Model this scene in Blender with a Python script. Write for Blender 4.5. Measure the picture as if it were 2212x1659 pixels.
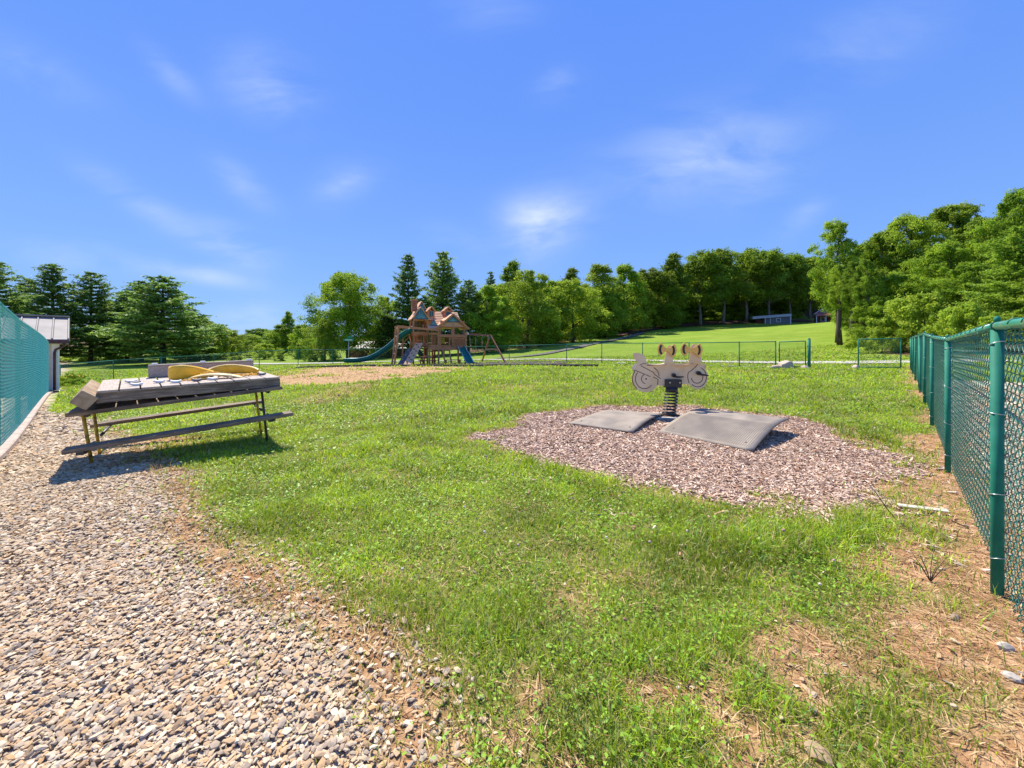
import bpy, bmesh, math, numpy as np
from mathutils import Vector, Matrix, Quaternion
R = math.radians
rng = np.random.default_rng(11)
SC = bpy.context.scene
COL = SC.collection
for o in list(bpy.data.objects): bpy.data.objects.remove(o)

# ------------------------------------------------------------------ camera, world, sun, exposure
EYE, F, U0, V0 = 1.15, 840.0, 1106.0, 750.0
cd = bpy.data.cameras.new('camera'); cam = bpy.data.objects.new('camera', cd); COL.objects.link(cam)
cam.location = (0, 0, EYE); cam.rotation_euler = (R(90), 0, 0)
cd.sensor_width = 36; cd.lens = 36*F/2212; cd.shift_y = -(829.5-V0)/2212
cd.clip_start = 0.05; cd.clip_end = 3000
SC.camera = cam
SC.view_settings.view_transform = 'Standard'; SC.view_settings.look = 'None'
SC.view_settings.exposure = 0.82; SC.view_settings.gamma = 1
SUN_AZ, SUN_EL = R(-34), R(54)
sd = Vector((math.sin(SUN_AZ)*math.cos(SUN_EL), math.cos(SUN_AZ)*math.cos(SUN_EL), math.sin(SUN_EL)))
ld = bpy.data.lights.new('sun', 'SUN'); ld.energy = 5; ld.angle = R(.55); ld.color = (1, .91, .76)
sun = bpy.data.objects.new('sun', ld); COL.objects.link(sun); sun.location = (0, 0, 30)
sun.rotation_euler = sd.to_track_quat('Z', 'Y').to_euler()

def build_world():
    w = bpy.data.worlds.new('World'); SC.world = w; w.use_nodes = True
    nt = w.node_tree; N = nt.nodes; L = nt.links; N.clear()
    def nd(t, **k):
        n = N.new(t)
        for a, b in k.items(): setattr(n, a, b)
        return n
    def M(op, a, b=None, c=None, cl=False):
        n = nd('ShaderNodeMath', operation=op, use_clamp=cl)
        for i, x in enumerate((a, b, c)):
            if x is None: continue
            if isinstance(x, (int, float)): n.inputs[i].default_value = x
            else: L.new(x, n.inputs[i])
        return n.outputs[0]
    out = nd('ShaderNodeOutputWorld'); bg = nd('ShaderNodeBackground'); L.new(bg.outputs[0], out.inputs[0])
    bg.inputs[1].default_value = .11
    sky = nd('ShaderNodeTexSky', sky_type='NISHITA'); sky.sun_disc = False
    sky.sun_elevation = SUN_EL; sky.sun_rotation = SUN_AZ; sky.air_density = 1; sky.dust_density = .2; sky.ozone_density = 2
    tc = nd('ShaderNodeTexCoord'); sp = nd('ShaderNodeSeparateXYZ'); L.new(tc.outputs['Generated'], sp.inputs[0])
    X, Y, Z = sp.outputs
    el = M('MULTIPLY', Z, 1.0)
    ramp = nd('ShaderNodeValToRGB'); L.new(el, ramp.inputs[0])
    e = ramp.color_ramp.elements
    e[0].position = 0; e[0].color = (1.42, 2.78, 5.25, 1)
    e[1].position = .75; e[1].color = (.56, 1.5, 5.05, 1)
    for pos, c in ((.12, (1.22, 2.45, 5.2, 1)), (.3, (.94, 2.03, 5.1, 1)), (.5, (.70, 1.69, 5.05, 1))):
        k = ramp.color_ramp.elements.new(pos); k.color = c
    mx = nd('ShaderNodeMix', data_type='RGBA'); mx.inputs[0].default_value = .93
    L.new(sky.outputs[0], mx.inputs[6]); L.new(ramp.outputs[0], mx.inputs[7])
    # cirrus: soft streaks placed by direction (tangent of azimuth, tangent of elevation)
    Yc = M('MAXIMUM', Y, .02)
    px = M('DIVIDE', X, Yc); pz = M('DIVIDE', Z, Yc)
    cv = nd('ShaderNodeCombineXYZ'); L.new(px, cv.inputs[0]); L.new(pz, cv.inputs[1])
    nz = nd('ShaderNodeTexNoise'); nz.inputs['Scale'].default_value = 3.6; nz.inputs['Detail'].default_value = 8
    nz.inputs['Roughness'].default_value = .56; nz.inputs['Distortion'].default_value = .35; mp = nd('ShaderNodeMapping'); mp.inputs['Rotation'].default_value = (0, 0, R(24)); mp.inputs['Scale'].default_value = (.8, 2.1, 1); L.new(cv.outputs[0], mp.inputs[0]); L.new(mp.outputs[0], nz.inputs['Vector'])
    front = M('GREATER_THAN', Y, .03)
    tot = None
    blobs = [(1172, 470, 74, 46, -8, .82), (1150, 540, 42, 36, 0, .38), (1530, 335, 170, 75, -12, .42), (1640, 400, 70, 35, -25, .2), (575, 180, 85, 55, 25, .40),
             (750, 390, 60, 34, -20, .32), (505, 530, 70, 30, 22, .55), (520, 395, 65, 26, 38, .33), (330, 455, 170, 26, 32, .24),
             (440, 595, 90, 16, 10, .45), (180, 560, 120, 26, 8, .30), (365, 155, 70, 22, 45, .22), (1730, 470, 70, 22, -40, .22),
             (1210, 175, 50, 30, -30, .2), (1880, 90, 150, 60, -20, .18), (560, 690, 80, 26, 0, .5), (70, 150, 110, 40, 25, .18), (1050, 20, 90, 40, 0, .15), (990, 520, 60, 26, 20, .2)]
    for u, v, su, sv, ang, a in blobs:
        cx, cz = (u-U0)/F, -(v-V0)/F; ca, sa = math.cos(R(-ang)), math.sin(R(-ang))
        dx = M('SUBTRACT', px, cx); dz = M('SUBTRACT', pz, cz)
        p = M('ADD', M('MULTIPLY', dx, ca*F/su), M('MULTIPLY', dz, sa*F/su))
        q = M('ADD', M('MULTIPLY', dx, -sa*F/sv), M('MULTIPLY', dz, ca*F/sv))
        g = M('MULTIPLY', M('EXPONENT', M('MULTIPLY', M('ADD', M('MULTIPLY', p, p), M('MULTIPLY', q, q)), -.8)), a)
        tot = g if tot is None else M('ADD', tot, g)
    nn = M('MULTIPLY_ADD', nz.outputs[0], 3.8, -1.3, True)
    fac = M('MULTIPLY', M('MULTIPLY', M('MULTIPLY', tot, nn), front), .92, None, True)
    m2 = nd('ShaderNodeMix', data_type='RGBA'); L.new(fac, m2.inputs[0]); L.new(mx.outputs[2], m2.inputs[6])
    m2.inputs[7].default_value = (4.2, 4.75, 5.4, 1)
    L.new(m2.outputs[2], bg.inputs[0])
build_world()

# ------------------------------------------------------------------ numeric helpers
def at(u, v, Y): return np.array([(u-U0)/F*Y, Y, EYE-(v-V0)/F*Y])

def hsh(i, j, s):
    n = (i.astype(np.int64)*374761393 + j.astype(np.int64)*668265263 + s*974711) & 0x7fffffff
    n = ((n ^ (n >> 13))*1274126177) & 0x7fffffff
    return ((n ^ (n >> 16)) & 0xffff)/65535.0
def vnoise(x, y, sc, s=0):
    x = np.asarray(x, float)/sc; y = np.asarray(y, float)/sc
    i = np.floor(x); j = np.floor(y); fx = x-i; fy = y-j
    fx = fx*fx*(3-2*fx); fy = fy*fy*(3-2*fy)
    a = hsh(i, j, s); b = hsh(i+1, j, s); c = hsh(i, j+1, s); d = hsh(i+1, j+1, s)
    return (a*(1-fx)+b*fx)*(1-fy)+(c*(1-fx)+d*fx)*fy
def fbm(x, y, sc, s=0): return (vnoise(x, y, sc, s)+.5*vnoise(x, y, sc/2, s+1)+.25*vnoise(x, y, sc/4, s+2))/1.75

CTRL = [(0,0,0),(2.2,1.77,.04),(4,3.6,.02),(5.7,5.3,.09),(7.14,6.8,.17),(11.1,10.8,.22),(-2,1.5,0),(-4.4,4,-.04),(-3,5,-.06),(-5.45,4.14,-.10),
 (-9.3,7.6,-.28),(-17,14.4,-.56),(15.5,15.5,.32),(12.7,16.7,.25),(11.3,19.4,.2),(7.4,23,.17),(3.5,25,.12),(-.2,30.4,.06),(-6.5,26,-.05),(-9,25,-.05),
 (-14,30.5,-.23),(-17.4,26.8,-.29),(-29.4,28.7,-.95),(2.5,6.2,.03),(0,3,0),(2,3,0),(1,8,.02),(5,10,.08),(-8,12.5,-.02),(-5,18.5,.15),(-9,18.5,.12),(0,18,.08),(-4,9,-.04),
 (-25,21.5,-1.0),(-30,60,-.6),(-45,50,-.9),(-70,50,-1.2),(-20,60,-.4),(-8,50,-.1),(-10,62,.1),(-25,95,.6),(-60,95,.2),(-100,80,0),(0,45,.1),
 (26.5,45,1.75),(22,35,.7),(18,27,.35),(40,65,3.7),(30,60,2.8),(58,94,6.4),(75,96,6.9),(90,100,7.6),(35,85,5.0),(18,70,2.6),(9,60,1.6),(44,92,5.9),(30,36,1.45),(36,45,2.4),(45,40,3.0),
 (65,55,7),(24,20,.7),(40,25,2.5),(60,130,13),(100,140,17),(20,110,8),(45,112,9.5),(-20,140,2),(-120,160,3),(160,150,16),(160,60,14),(0,95,4.0),(-3,-3,0),(6,-4,0),(-20,-10,-.5),(30,0,.6),(80,0,4),(-80,10,-1.5),
 (-200,200,4),(200,220,20),(0,230,8),(-200,0,-2),(220,0,10),(0,-60,0),(-150,-80,-1),(150,-80,2),(0,350,12),(300,350,22),(-300,350,8),(-350,0,0),(350,0,12),(-300,-150,0),(300,-150,2)]
_c = np.array(CTRL, float)
def _k(d2): return np.sqrt(d2+9.0)
_A = _k(((_c[:, None, :2]-_c[None, :, :2])**2).sum(2)); _W = np.linalg.solve(_A+np.eye(len(_c))*1e-3, _c[:, 2])
def ground(x, y):
    x = np.atleast_1d(np.asarray(x, float)); y = np.atleast_1d(np.asarray(y, float)); out = np.empty(x.size); xf, yf = x.ravel(), y.ravel()
    for s in range(0, x.size, 60000):
        a = xf[s:s+60000, None]-_c[None, :, 0]; b = yf[s:s+60000, None]-_c[None, :, 1]
        out[s:s+60000] = _k(a*a+b*b) @ _W
    r = np.hypot(xf, yf)
    out += (vnoise(xf, yf, .55, 3)-.5)*.022*np.clip(1.3-r/14, 0, 1) + (vnoise(xf, yf, 3, 5)-.5)*.05*np.clip((r-5)/10, 0, 1)
    return out.reshape(x.shape)
def gz(x, y): return float(ground([x], [y])[0])

def sdf(poly, x, y):
    """signed distance to a polygon, negative inside"""
    p = np.array(poly, float); q = np.roll(p, -1, 0); d = np.full(x.shape, 1e9); ins = np.zeros(x.shape, bool)
    for a, b in zip(p, q):
        e = b-a; wx, wy = x-a[0], y-a[1]; t = np.clip((wx*e[0]+wy*e[1])/(e@e), 0, 1)
        d = np.minimum(d, np.hypot(wx-e[0]*t, wy-e[1]*t))
        c = ((a[1] > y) != (b[1] > y)) & (x < (b[0]-a[0])*(y-a[1])/((b[1]-a[1]) or 1e-9)+a[0]); ins ^= c
    return np.where(ins, -d, d)
GRAVEL = [(-.27,.6),(-.31,1.0),(-.40,1.19),(-.64,1.42),(-.95,1.64),(-1.45,1.97),(-1.98,2.3),(-2.75,3.1),(-3.6,3.86),(-4.9,4.95),(-6.6,6.2),(-8.2,7.6),(-9.6,8.2),(-10.5,8.6),(-6,3),(-3,.3),(-1,-1.5)]
MULCH = [(-.37,5.08),(.36,6.75),(1.7,7.3),(3.4,7.1),(4.25,6.1),(4.35,5.2),(4.0,4.2),(3.3,3.35),(2.6,2.8),(2.0,2.72),(1.65,2.85),(1.3,3.17),(.89,3.38),(.43,3.86),(-.03,4.5)]
MOUND = [(-7.2,12.2),(-5.4,11.6),(-4.3,12.9),(-3.3,14.2),(-2.9,16),(-2.3,17.2),(-1.7,18.6),(-2.2,19.9),(-4,20.9),(-10,20.8),(-11.2,18),(-9.2,14)]
FR = np.array([.7057, .7085]); FRP = np.array([2.2, 1.77])          # right fence line
FL = np.array([-.7480, .6637]); FLP = np.array([-5.45, 4.14])        # left fence line
def d_right(x, y): return (x-FRP[0])*FR[1]-(y-FRP[1])*FR[0]          # + outside (beyond the right fence)
def d_left(x, y): return -((x-FLP[0])*FL[1]-(y-FLP[1])*FL[0])        # + outside left fence
def masks(x, y):
    n = fbm(x, y, .5, 21)-.5; n2 = fbm(x, y, .16, 31)-.5; r = np.hypot(x, y)
    wob = np.clip(r/8, .35, 1.2)
    g = -(sdf(GRAVEL, x, y)+(n*.55+n2*.25)*wob*.8)
    dl = d_left(x, y); g = np.where(dl > -.1, .5, g)
    m = -(sdf(MULCH, x, y)+(n*.75+n2*.55))
    mo = -(sdf(MOUND, x, y)+n*1.5+n2*.5)
    dr = d_right(x, y)
    out = (dr > .25)
    og = np.where(out & (dr < 4.2), .5, -1.0)                         # gravel lane outside the right fence
    g = np.maximum(g, np.where(r < 16, og, -1))
    width = .30+.16*np.clip(1-y/6, 0, 1)+.9*np.clip(1-np.abs(y-3.6)/1.6, 0, 1)*.38
    dry = np.clip((dr+width+n*1.1)/.35, 0, 1)*(dr < .4)*(y < 17)
    # thin, patchy lawn in the near foreground and by the gravel's edge
    lush = np.clip((y-1.5)/.6, 0, 1)*np.clip((2.1-x)/.8, 0, 1)
    dry = np.maximum(dry, (1-lush*.9)*np.clip((n2*3.4+n*2.4-.12)+np.clip((1.9-y)/1.4, 0, 1)*.36+np.clip(x*.22, 0, .22)*np.clip((3-y)/2, 0, 1), 0, 1)*(r < 7))
    dry = np.maximum(dry, np.clip(1.08-np.abs(g+.06)/.25, 0, 1)*1.0*(r < 9)*(g < .12))
    dry = np.maximum(dry, np.clip(1-np.abs(m+.06)/.22, 0, 1)*.75)
    dry = np.maximum(dry, np.clip((vnoise(x, y, 2.2, 44)-.80)*4, 0, .5)*(y < 20)*(y > 7))
    dry = np.maximum(dry, np.clip(1-np.hypot((x+4.55)/.75, (y-5.0)/.6), 0, 1)*2)
    dry = np.clip(dry, 0, 1)
    return g, m, mo, dry

# ------------------------------------------------------------------ scene helpers
OFF = {}
def link(o, parent=None):
    COL.objects.link(o)
    if parent is not None: o.parent = parent
    return o
def tag(o, label=None, cat=None, group=None, kind=None):
    if label: o['label'] = label
    if cat: o['category'] = cat
    if group: o['group'] = group
    if kind: o['kind'] = kind
    return o
def thing(name, label, cat, loc=(0, 0, 0), rz=0, group=None, world=False):
    o = bpy.data.objects.new(name, None); COL.objects.link(o); o.location = loc; o.rotation_euler = (0, 0, rz)
    o.empty_display_size = .2
    OFF[o.name] = Vector(loc) if world else Vector((0, 0, 0))
    return tag(o, label, cat, group)
def np_mesh(name, V, Fc, mat, parent=None, smooth=False, col=None):
    """V (n,3); Fc list of (m,k) index arrays"""
    me = bpy.data.meshes.new(name); V = np.asarray(V, np.float32)
    me.vertices.add(len(V)); me.vertices.foreach_set('co', V.ravel())
    Fc = [np.asarray(f) for f in Fc if len(f)]
    lv = np.concatenate([f.ravel() for f in Fc]).astype(np.int32); tot = np.concatenate([np.full(len(f), f.shape[1]) for f in Fc]).astype(np.int32)
    st = np.concatenate([[0], np.cumsum(tot)[:-1]]).astype(np.int32)
    me.loops.add(len(lv)); me.loops.foreach_set('vertex_index', lv)
    me.polygons.add(len(tot)); me.polygons.foreach_set('loop_start', st)
    me.polygons.foreach_set('use_smooth', np.full(len(tot), smooth))
    me.update(calc_edges=True)
    if col is not None:
        for nm, c in (col.items() if isinstance(col, dict) else [('col', col)]):
            a = me.color_attributes.new(nm, 'FLOAT_COLOR', 'POINT')
            c4 = np.ones((len(V), 4), np.float32); c4[:, :3] = c; a.data.foreach_set('color', c4.ravel())
    me.materials.append(mat)
    return link(bpy.data.objects.new(name, me), parent)

class MB:
    def __init__(s): s.bm = bmesh.new()
    def hexa(s, P):
        vs = [s.bm.verts.new(p) for p in P]
        for f in ((0,3,2,1),(4,5,6,7),(0,1,5,4),(1,2,6,5),(2,3,7,6),(3,0,4,7)): s.bm.faces.new([vs[i] for i in f])
        return s
    def box(s, c, d, rz=0, M=None):
        c = Vector(c); h = Vector(d)/2; m = M.to_3x3() if M else Matrix.Rotation(rz, 3, 'Z')
        return s.hexa([c+m@Vector((x*h.x, y*h.y, z*h.z)) for z in (-1, 1) for x, y in ((-1,-1),(1,-1),(1,1),(-1,1))])
    def beam(s, a, b, w, h, up=(0, 0, 1), roll=0):
        a, b = Vector(a), Vector(b); d = (b-a).normalized(); x = d.cross(Vector(up))
        if x.length < 1e-4: x = d.cross(Vector((0, 1, 0)))
        x.normalize(); y = x.cross(d).normalized()
        if roll: q = Quaternion(d, roll); x = q@x; y = q@y
        x *= w/2; y *= h/2
        return s.hexa([a-x-y, a+x-y, b+x-y, b-x-y, a-x+y, a+x+y, b+x+y, b-x+y])
    def tube(s, pts, r, n=10, caps=True):
        pts = [Vector(p) for p in pts]; rr = r if hasattr(r, '__len__') else [r]*len(pts); rings = []; x = None
        for i, p in enumerate(pts):
            d = (pts[min(i+1, len(pts)-1)]-pts[max(i-1, 0)]).normalized()
            if x is None: x = d.orthogonal().normalized()
            else: x = (x-d*x.dot(d)).normalized()
            y = d.cross(x); rings.append([s.bm.verts.new(p+(x*math.cos(2*math.pi*k/n)+y*math.sin(2*math.pi*k/n))*rr[i]) for k in range(n)])
        for a, b in zip(rings, rings[1:]):
            for k in range(n): s.bm.faces.new((a[k], a[(k+1) % n], b[(k+1) % n], b[k])).smooth = True
        if caps: s.bm.faces.new(rings[0][::-1]); s.bm.faces.new(rings[-1])
        return s
    def prism(s, poly, ax, ay, o, th):
        """flat polygon in the plane (ax, ay) at o, thickness th along the normal (centred)"""
        ax, ay, o = Vector(ax), Vector(ay), Vector(o); n = ax.cross(ay).normalized()*(th/2)
        A = [s.bm.verts.new(o+ax*p[0]+ay*p[1]-n) for p in poly]; B = [s.bm.verts.new(o+ax*p[0]+ay*p[1]+n) for p in poly]
        fa = s.bm.faces.new(A[::-1]); fb = s.bm.faces.new(B); k = len(poly)
        for i in range(k): s.bm.faces.new((A[i], A[(i+1) % k], B[(i+1) % k], B[i]))
        fa.normal_update(); fb.normal_update()
        bmesh.ops.triangulate(s.bm, faces=[fa, fb], ngon_method='EAR_CLIP')
        return s
    def ribbon(s, rows, th=0):
        """rows: list of rows of points -> sheet, solidified downwards by th"""
        g = [[s.bm.verts.new(p) for p in row] for row in rows]; fs = []
        for a, b in zip(g, g[1:]):
            for i in range(len(a)-1): fs.append(s.bm.faces.new((a[i], a[i+1], b[i+1], b[i])))
        for f in fs: f.smooth = True
        if th: bmesh.ops.recalc_face_normals(s.bm, faces=fs); bmesh.ops.solidify(s.bm, geom=fs, thickness=th)
        return s
    def build(s, name, mat, parent=None, bevel=0, label=None, recalc=True):
        if recalc: bmesh.ops.recalc_face_normals(s.bm, faces=s.bm.faces)
        off = OFF.get(parent.name, Vector((0, 0, 0))) if parent else Vector((0, 0, 0))
        if off.length: bmesh.ops.translate(s.bm, verts=s.bm.verts, vec=-off)
        if bevel:
            es = [e for e in s.bm.edges if len(e.link_faces) == 2 and e.calc_face_angle(0) > .6]
            bmesh.ops.bevel(s.bm, geom=es, offset=bevel, segments=1, affect='EDGES')
        me = bpy.data.meshes.new(name); s.bm.to_mesh(me); s.bm.free(); me.materials.append(mat)
        o = link(bpy.data.objects.new(name, me), parent); OFF[o.name] = off
        if label: o['label'] = label
        return o

# ------------------------------------------------------------------ materials
def mat(name, c1, c2=None, rough=.8, scale=8, spec=.3, metallic=0, bump=0, bscale=None, stretch=None, detail=5, contrast=(.35, .65), c3=None, scale3=1.2, amt3=.5):
    m = bpy.data.materials.new(name); m.use_nodes = True; nt = m.node_tree; N, L = nt.nodes, nt.links
    b = N['Principled BSDF']; b.inputs['Roughness'].default_value = rough; b.inputs['Metallic'].default_value = metallic
    b.inputs['Specular IOR Level'].default_value = spec
    tc = N.new('ShaderNodeTexCoord'); mp = N.new('ShaderNodeMapping'); L.new(tc.outputs['Object'], mp.inputs[0])
    if stretch: mp.inputs['Scale'].default_value = stretch
    n = N.new('ShaderNodeTexNoise'); n.inputs['Scale'].default_value = scale; n.inputs['Detail'].default_value = detail; L.new(mp.outputs[0], n.inputs['Vector'])
    r = N.new('ShaderNodeValToRGB'); L.new(n.outputs[0], r.inputs[0]); e = r.color_ramp.elements
    e[0].position, e[1].position = contrast; e[0].color = (*c1, 1); e[1].color = (*(c2 or c1), 1)
    src = r.outputs[0]
    if c3:
        n3 = N.new('ShaderNodeTexNoise'); n3.inputs['Scale'].default_value = scale3; n3.inputs['Detail'].default_value = 4; L.new(tc.outputs['Object'], n3.inputs['Vector'])
        mr = N.new('ShaderNodeMapRange'); L.new(n3.outputs[0], mr.inputs[0]); mr.inputs[1].default_value = .48; mr.inputs[2].default_value = .68; mr.inputs[4].default_value = amt3
        mx = N.new('ShaderNodeMix'); mx.data_type = 'RGBA'; L.new(mr.outputs[0], mx.inputs[0]); L.new(src, mx.inputs[6]); mx.inputs[7].default_value = (*c3, 1); src = mx.outputs[2]
    L.new(src, b.inputs['Base Color'])
    if bump:
        nb = N.new('ShaderNodeTexNoise'); nb.inputs['Scale'].default_value = bscale or scale*3; nb.inputs['Detail'].default_value = 4; L.new(mp.outputs[0], nb.inputs['Vector'])
        bp = N.new('ShaderNodeBump'); bp.inputs['Strength'].default_value = bump; bp.inputs['Distance'].default_value = .01
        L.new(nb.outputs[0], bp.inputs['Height']); L.new(bp.outputs[0], b.inputs['Normal'])
    return m
def colmat(name, rough=.9, transl=0, spec=.15, objvar=0, gain=1.0, hv=.03):
    """base colour from the mesh's own per-piece colours; optional translucency for leaves"""
    m = bpy.data.materials.new(name); m.use_nodes = True; nt = m.node_tree; N, L = nt.nodes, nt.links
    b = N['Principled BSDF']; b.inputs['Roughness'].default_value = rough; b.inputs['Specular IOR Level'].default_value = spec
    a = N.new('ShaderNodeAttribute'); a.attribute_name = 'col'; src = a.outputs['Color']
    if objvar:
        oi = N.new('ShaderNodeObjectInfo'); hs = N.new('ShaderNodeHueSaturation'); L.new(src, hs.inputs['Color'])
        mr = N.new('ShaderNodeMapRange'); L.new(oi.outputs['Random'], mr.inputs[0]); mr.inputs[3].default_value = gain*(1-objvar); mr.inputs[4].default_value = gain*(1+objvar); L.new(mr.outputs[0], hs.inputs['Value'])
        m2 = N.new('ShaderNodeMath'); m2.operation = 'MULTIPLY'; L.new(oi.outputs['Random'], m2.inputs[0]); m2.inputs[1].default_value = 7.31
        fr = N.new('ShaderNodeMath'); fr.operation = 'FRACT'; L.new(m2.outputs[0], fr.inputs[0])
        mh = N.new('ShaderNodeMapRange'); L.new(fr.outputs[0], mh.inputs[0]); mh.inputs[3].default_value = .5-hv; mh.inputs[4].default_value = .5+hv; L.new(mh.outputs[0], hs.inputs['Hue'])
        src = hs.outputs[0]
    L.new(src, b.inputs['Base Color'])
    if transl:
        t = N.new('ShaderNodeBsdfTranslucent'); hs2 = N.new('ShaderNodeHueSaturation'); hs2.inputs['Value'].default_value = 1.35; hs2.inputs['Hue'].default_value = .485
        L.new(src, hs2.inputs['Color']); L.new(hs2.outputs[0], t.inputs[0])
        mx = N.new('ShaderNodeMixShader'); mx.inputs[0].default_value = transl
        L.new(b.outputs[0], mx.inputs[1]); L.new(t.outputs[0], mx.inputs[2]); L.new(mx.outputs[0], N['Material Output'].inputs[0])
    return m
M = {}
M['green'] = mat('green_vinyl', (.010, .15, .105), (.016, .19, .13), .68, 12, .22, c3=(.03, .20, .15), scale3=3, amt3=.5)
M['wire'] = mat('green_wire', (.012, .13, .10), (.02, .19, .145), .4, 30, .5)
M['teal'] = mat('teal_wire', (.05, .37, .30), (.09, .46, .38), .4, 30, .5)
M['rail'] = mat('green_rail', (.03, .24, .17), (.05, .28, .19), .35, 5, .5, c3=(.30, .33, .22), scale3=9, amt3=.5)
M['tie'] = mat('aluminium_tie', (.45, .5, .5), None, .35, 5, .5, metallic=.7)
M['leaf'] = colmat('leaf', .65, .42, .15, .20, 1.0, .009)
M['needle'] = colmat('needle', .6, .34, .25, .12, 1.0, .008)
M['grass'] = colmat('grass_blade', .5, .34, .3)
M['straw'] = colmat('straw', .75, .15, .2)
M['stone'] = colmat('gravel_stone', .85, 0, .25)
M['chip'] = colmat('wood_chip', .85, 0, .15)
M['bark'] = mat('bark', (.06, .045, .033), (.15, .12, .095), .95, 6, .1, bump=.6, bscale=20, stretch=(1, 1, .25))
M['greybark'] = mat('grey_bark', (.13, .12, .10), (.26, .24, .20), .95, 6, .1, bump=.6, bscale=20, stretch=(1, 1, .25))
M['weathered'] = mat('weathered_wood', (.15, .12, .095), (.32, .265, .215), .85, 5, .2, bump=.5, bscale=40, stretch=(1, 14, 14), c3=(.09, .07, .06), scale3=5, amt3=.6)
M['weathered_y'] = mat('weathered_board', (.34, .285, .235), (.47, .40, .34), .8, 5, .25, bump=.4, bscale=40, stretch=(14, 1, 14), c3=(.28, .25, .25), scale3=5, amt3=.5)
M['darkwood'] = mat('dark_stained_wood', (.14, .10, .07), (.33, .245, .17), .75, 5, .3, bump=.5, bscale=40, stretch=(1, 14, 14), c3=(.06, .05, .043), scale3=3, amt3=.6)
M['post6'] = mat('cut_timber', (.27, .19, .12), (.42, .32, .21), .85, 9, .15, bump=.3, bscale=40, c3=(.16, .10, .05), scale3=14, amt3=.5)
M['yellowrust'] = mat('rusty_yellow_paint', (.52, .31, .02), (.60, .38, .03), .5, 8, .4, c3=(.07, .035, .02), scale3=30, amt3=1)
M['darksteel'] = mat('dark_steel', (.03, .028, .026), (.08, .07, .06), .5, 12, .4)
M['yellow'] = mat('yellow_plastic', (.86, .45, .02), (.92, .53, .03), .4, 5, .4, c3=(.5, .25, .02), scale3=6, amt3=.5)
M['paleyellow'] = mat('faded_yellow_plastic', (.72, .52, .20), (.80, .62, .28), .45, 5, .4)
M['hdpe'] = mat('tan_board', (.72, .56, .35), (.78, .62, .40), .45, 2.5, .35, bump=.08, bscale=160, c3=(.62, .36, .12), scale3=3, amt3=.45)
M['groove'] = mat('brown_groove', (.05, .022, .018), (.07, .03, .025), .6)
M['yhdpe'] = mat('yellow_board', (.80, .47, .10), (.86, .54, .13), .45, 4, .35)
M['black'] = mat('black_plastic', (.012, .012, .013), (.025, .025, .026), .4, 20, .5)
M['white'] = mat('white_paint', (.72, .72, .70), (.80, .80, .78), .5, 8)
M['mat_rubber'] = mat('grey_rubber', (.235, .20, .16), (.31, .265, .215), .8, 3, .25, bump=.1, bscale=120, c3=(.14, .125, .11), scale3=2.5, amt3=.6)
M['concrete'] = mat('concrete', (.38, .34, .29), (.52, .47, .40), .9, 6, .2, bump=.3, bscale=60, c3=(.30, .25, .2), scale3=3, amt3=.5)
M['kerb'] = mat('kerb_concrete', (.36, .29, .24), (.48, .40, .34), .9, 7, .2, bump=.3, bscale=60)
M['rust'] = mat('rusty_plate', (.10, .045, .03), (.2, .1, .06), .8, 20)
M['cedar'] = mat('cedar_wood', (.42, .175, .075), (.54, .25, .12), .7, 4, .25, stretch=(6, 6, 1), bump=.2, bscale=30)
M['cedar_roof'] = mat('cedar_roof_board', (.58, .32, .18), (.70, .45, .28), .7, 5, .25, stretch=(2, 10, 10), bump=.3, bscale=20)
M['cedar_red'] = mat('reddish_wood', (.26, .10, .06), (.36, .15, .08), .7, 5, .25)
M['blue'] = mat('blue_panel', (.035, .13, .16), (.05, .17, .2), .5, 6)
M['slide'] = mat('teal_slide', (.006, .115, .095), (.010, .15, .12), .55, 4, .25)
M['slide_edge'] = mat('slide_rim', (.22, .50, .48), (.3, .58, .55), .35, 4, .5)
M['yellow_panel'] = mat('yellow_panel', (.62, .52, .03), (.7, .6, .05), .4)
M['chain'] = mat('chain_metal', (.42, .40, .34), (.55, .52, .45), .4, 10, .5, metallic=.4)
M['metalroof'] = mat('pale_metal_roof', (.235, .22, .21), (.29, .275, .26), .65, 3, .2, c3=(.20, .19, .18), scale3=2, amt3=.5)
M['trim_brown'] = mat('brown_trim', (.07, .03, .035), (.10, .045, .05), .5)
M['siding'] = mat('beige_siding', (.50, .45, .36), (.58, .53, .43), .7, 3)
M['greysiding'] = mat('grey_siding', (.16, .15, .16), (.20, .19, .20), .7, 3)
M['paleroof'] = mat('pale_roof', (.44, .45, .50), (.55, .55, .6), .6, 3)
M['redroof'] = mat('red_roof', (.32, .09, .07), (.42, .14, .11), .6, 3)
M['redbarn'] = mat('red_barn_wall', (.16, .05, .04), (.22, .07, .055), .8, 3)
M['glass'] = mat('window_glass', (.03, .05, .07), None, .08, 3, .6)
M['timber'] = mat('edging_timber', (.11, .075, .06), (.19, .14, .11), .9, 5, .2)
M['black_mulch'] = mat('black_rubber_mulch', (.025, .02, .025), (.08, .065, .07), .9, 40, .2, bump=.6)
M['rock'] = mat('boulder', (.36, .29, .23), (.56, .48, .40), .9, 3, .2, bump=.6, bscale=10, c3=(.25, .17, .12), scale3=3, amt3=.6)
M['road'] = mat('gravel_road', (.36, .34, .32), (.48, .46, .43), .95, 6, .15, bump=.3, bscale=30)
M['asphalt'] = mat('shaded_asphalt_path', (.11, .105, .095), (.17, .16, .15), .95, 4, .15)  # asphalt tone darkened to stand in for the tree shadow over the path
M['bank'] = mat('mulched_bank', (.09, .045, .03), (.16, .085, .055), .95, 1.5, .1, bump=.5, bscale=6)
M['signgreen'] = mat('green_sign', (.01, .22, .13), (.015, .25, .15), .4)
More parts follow.
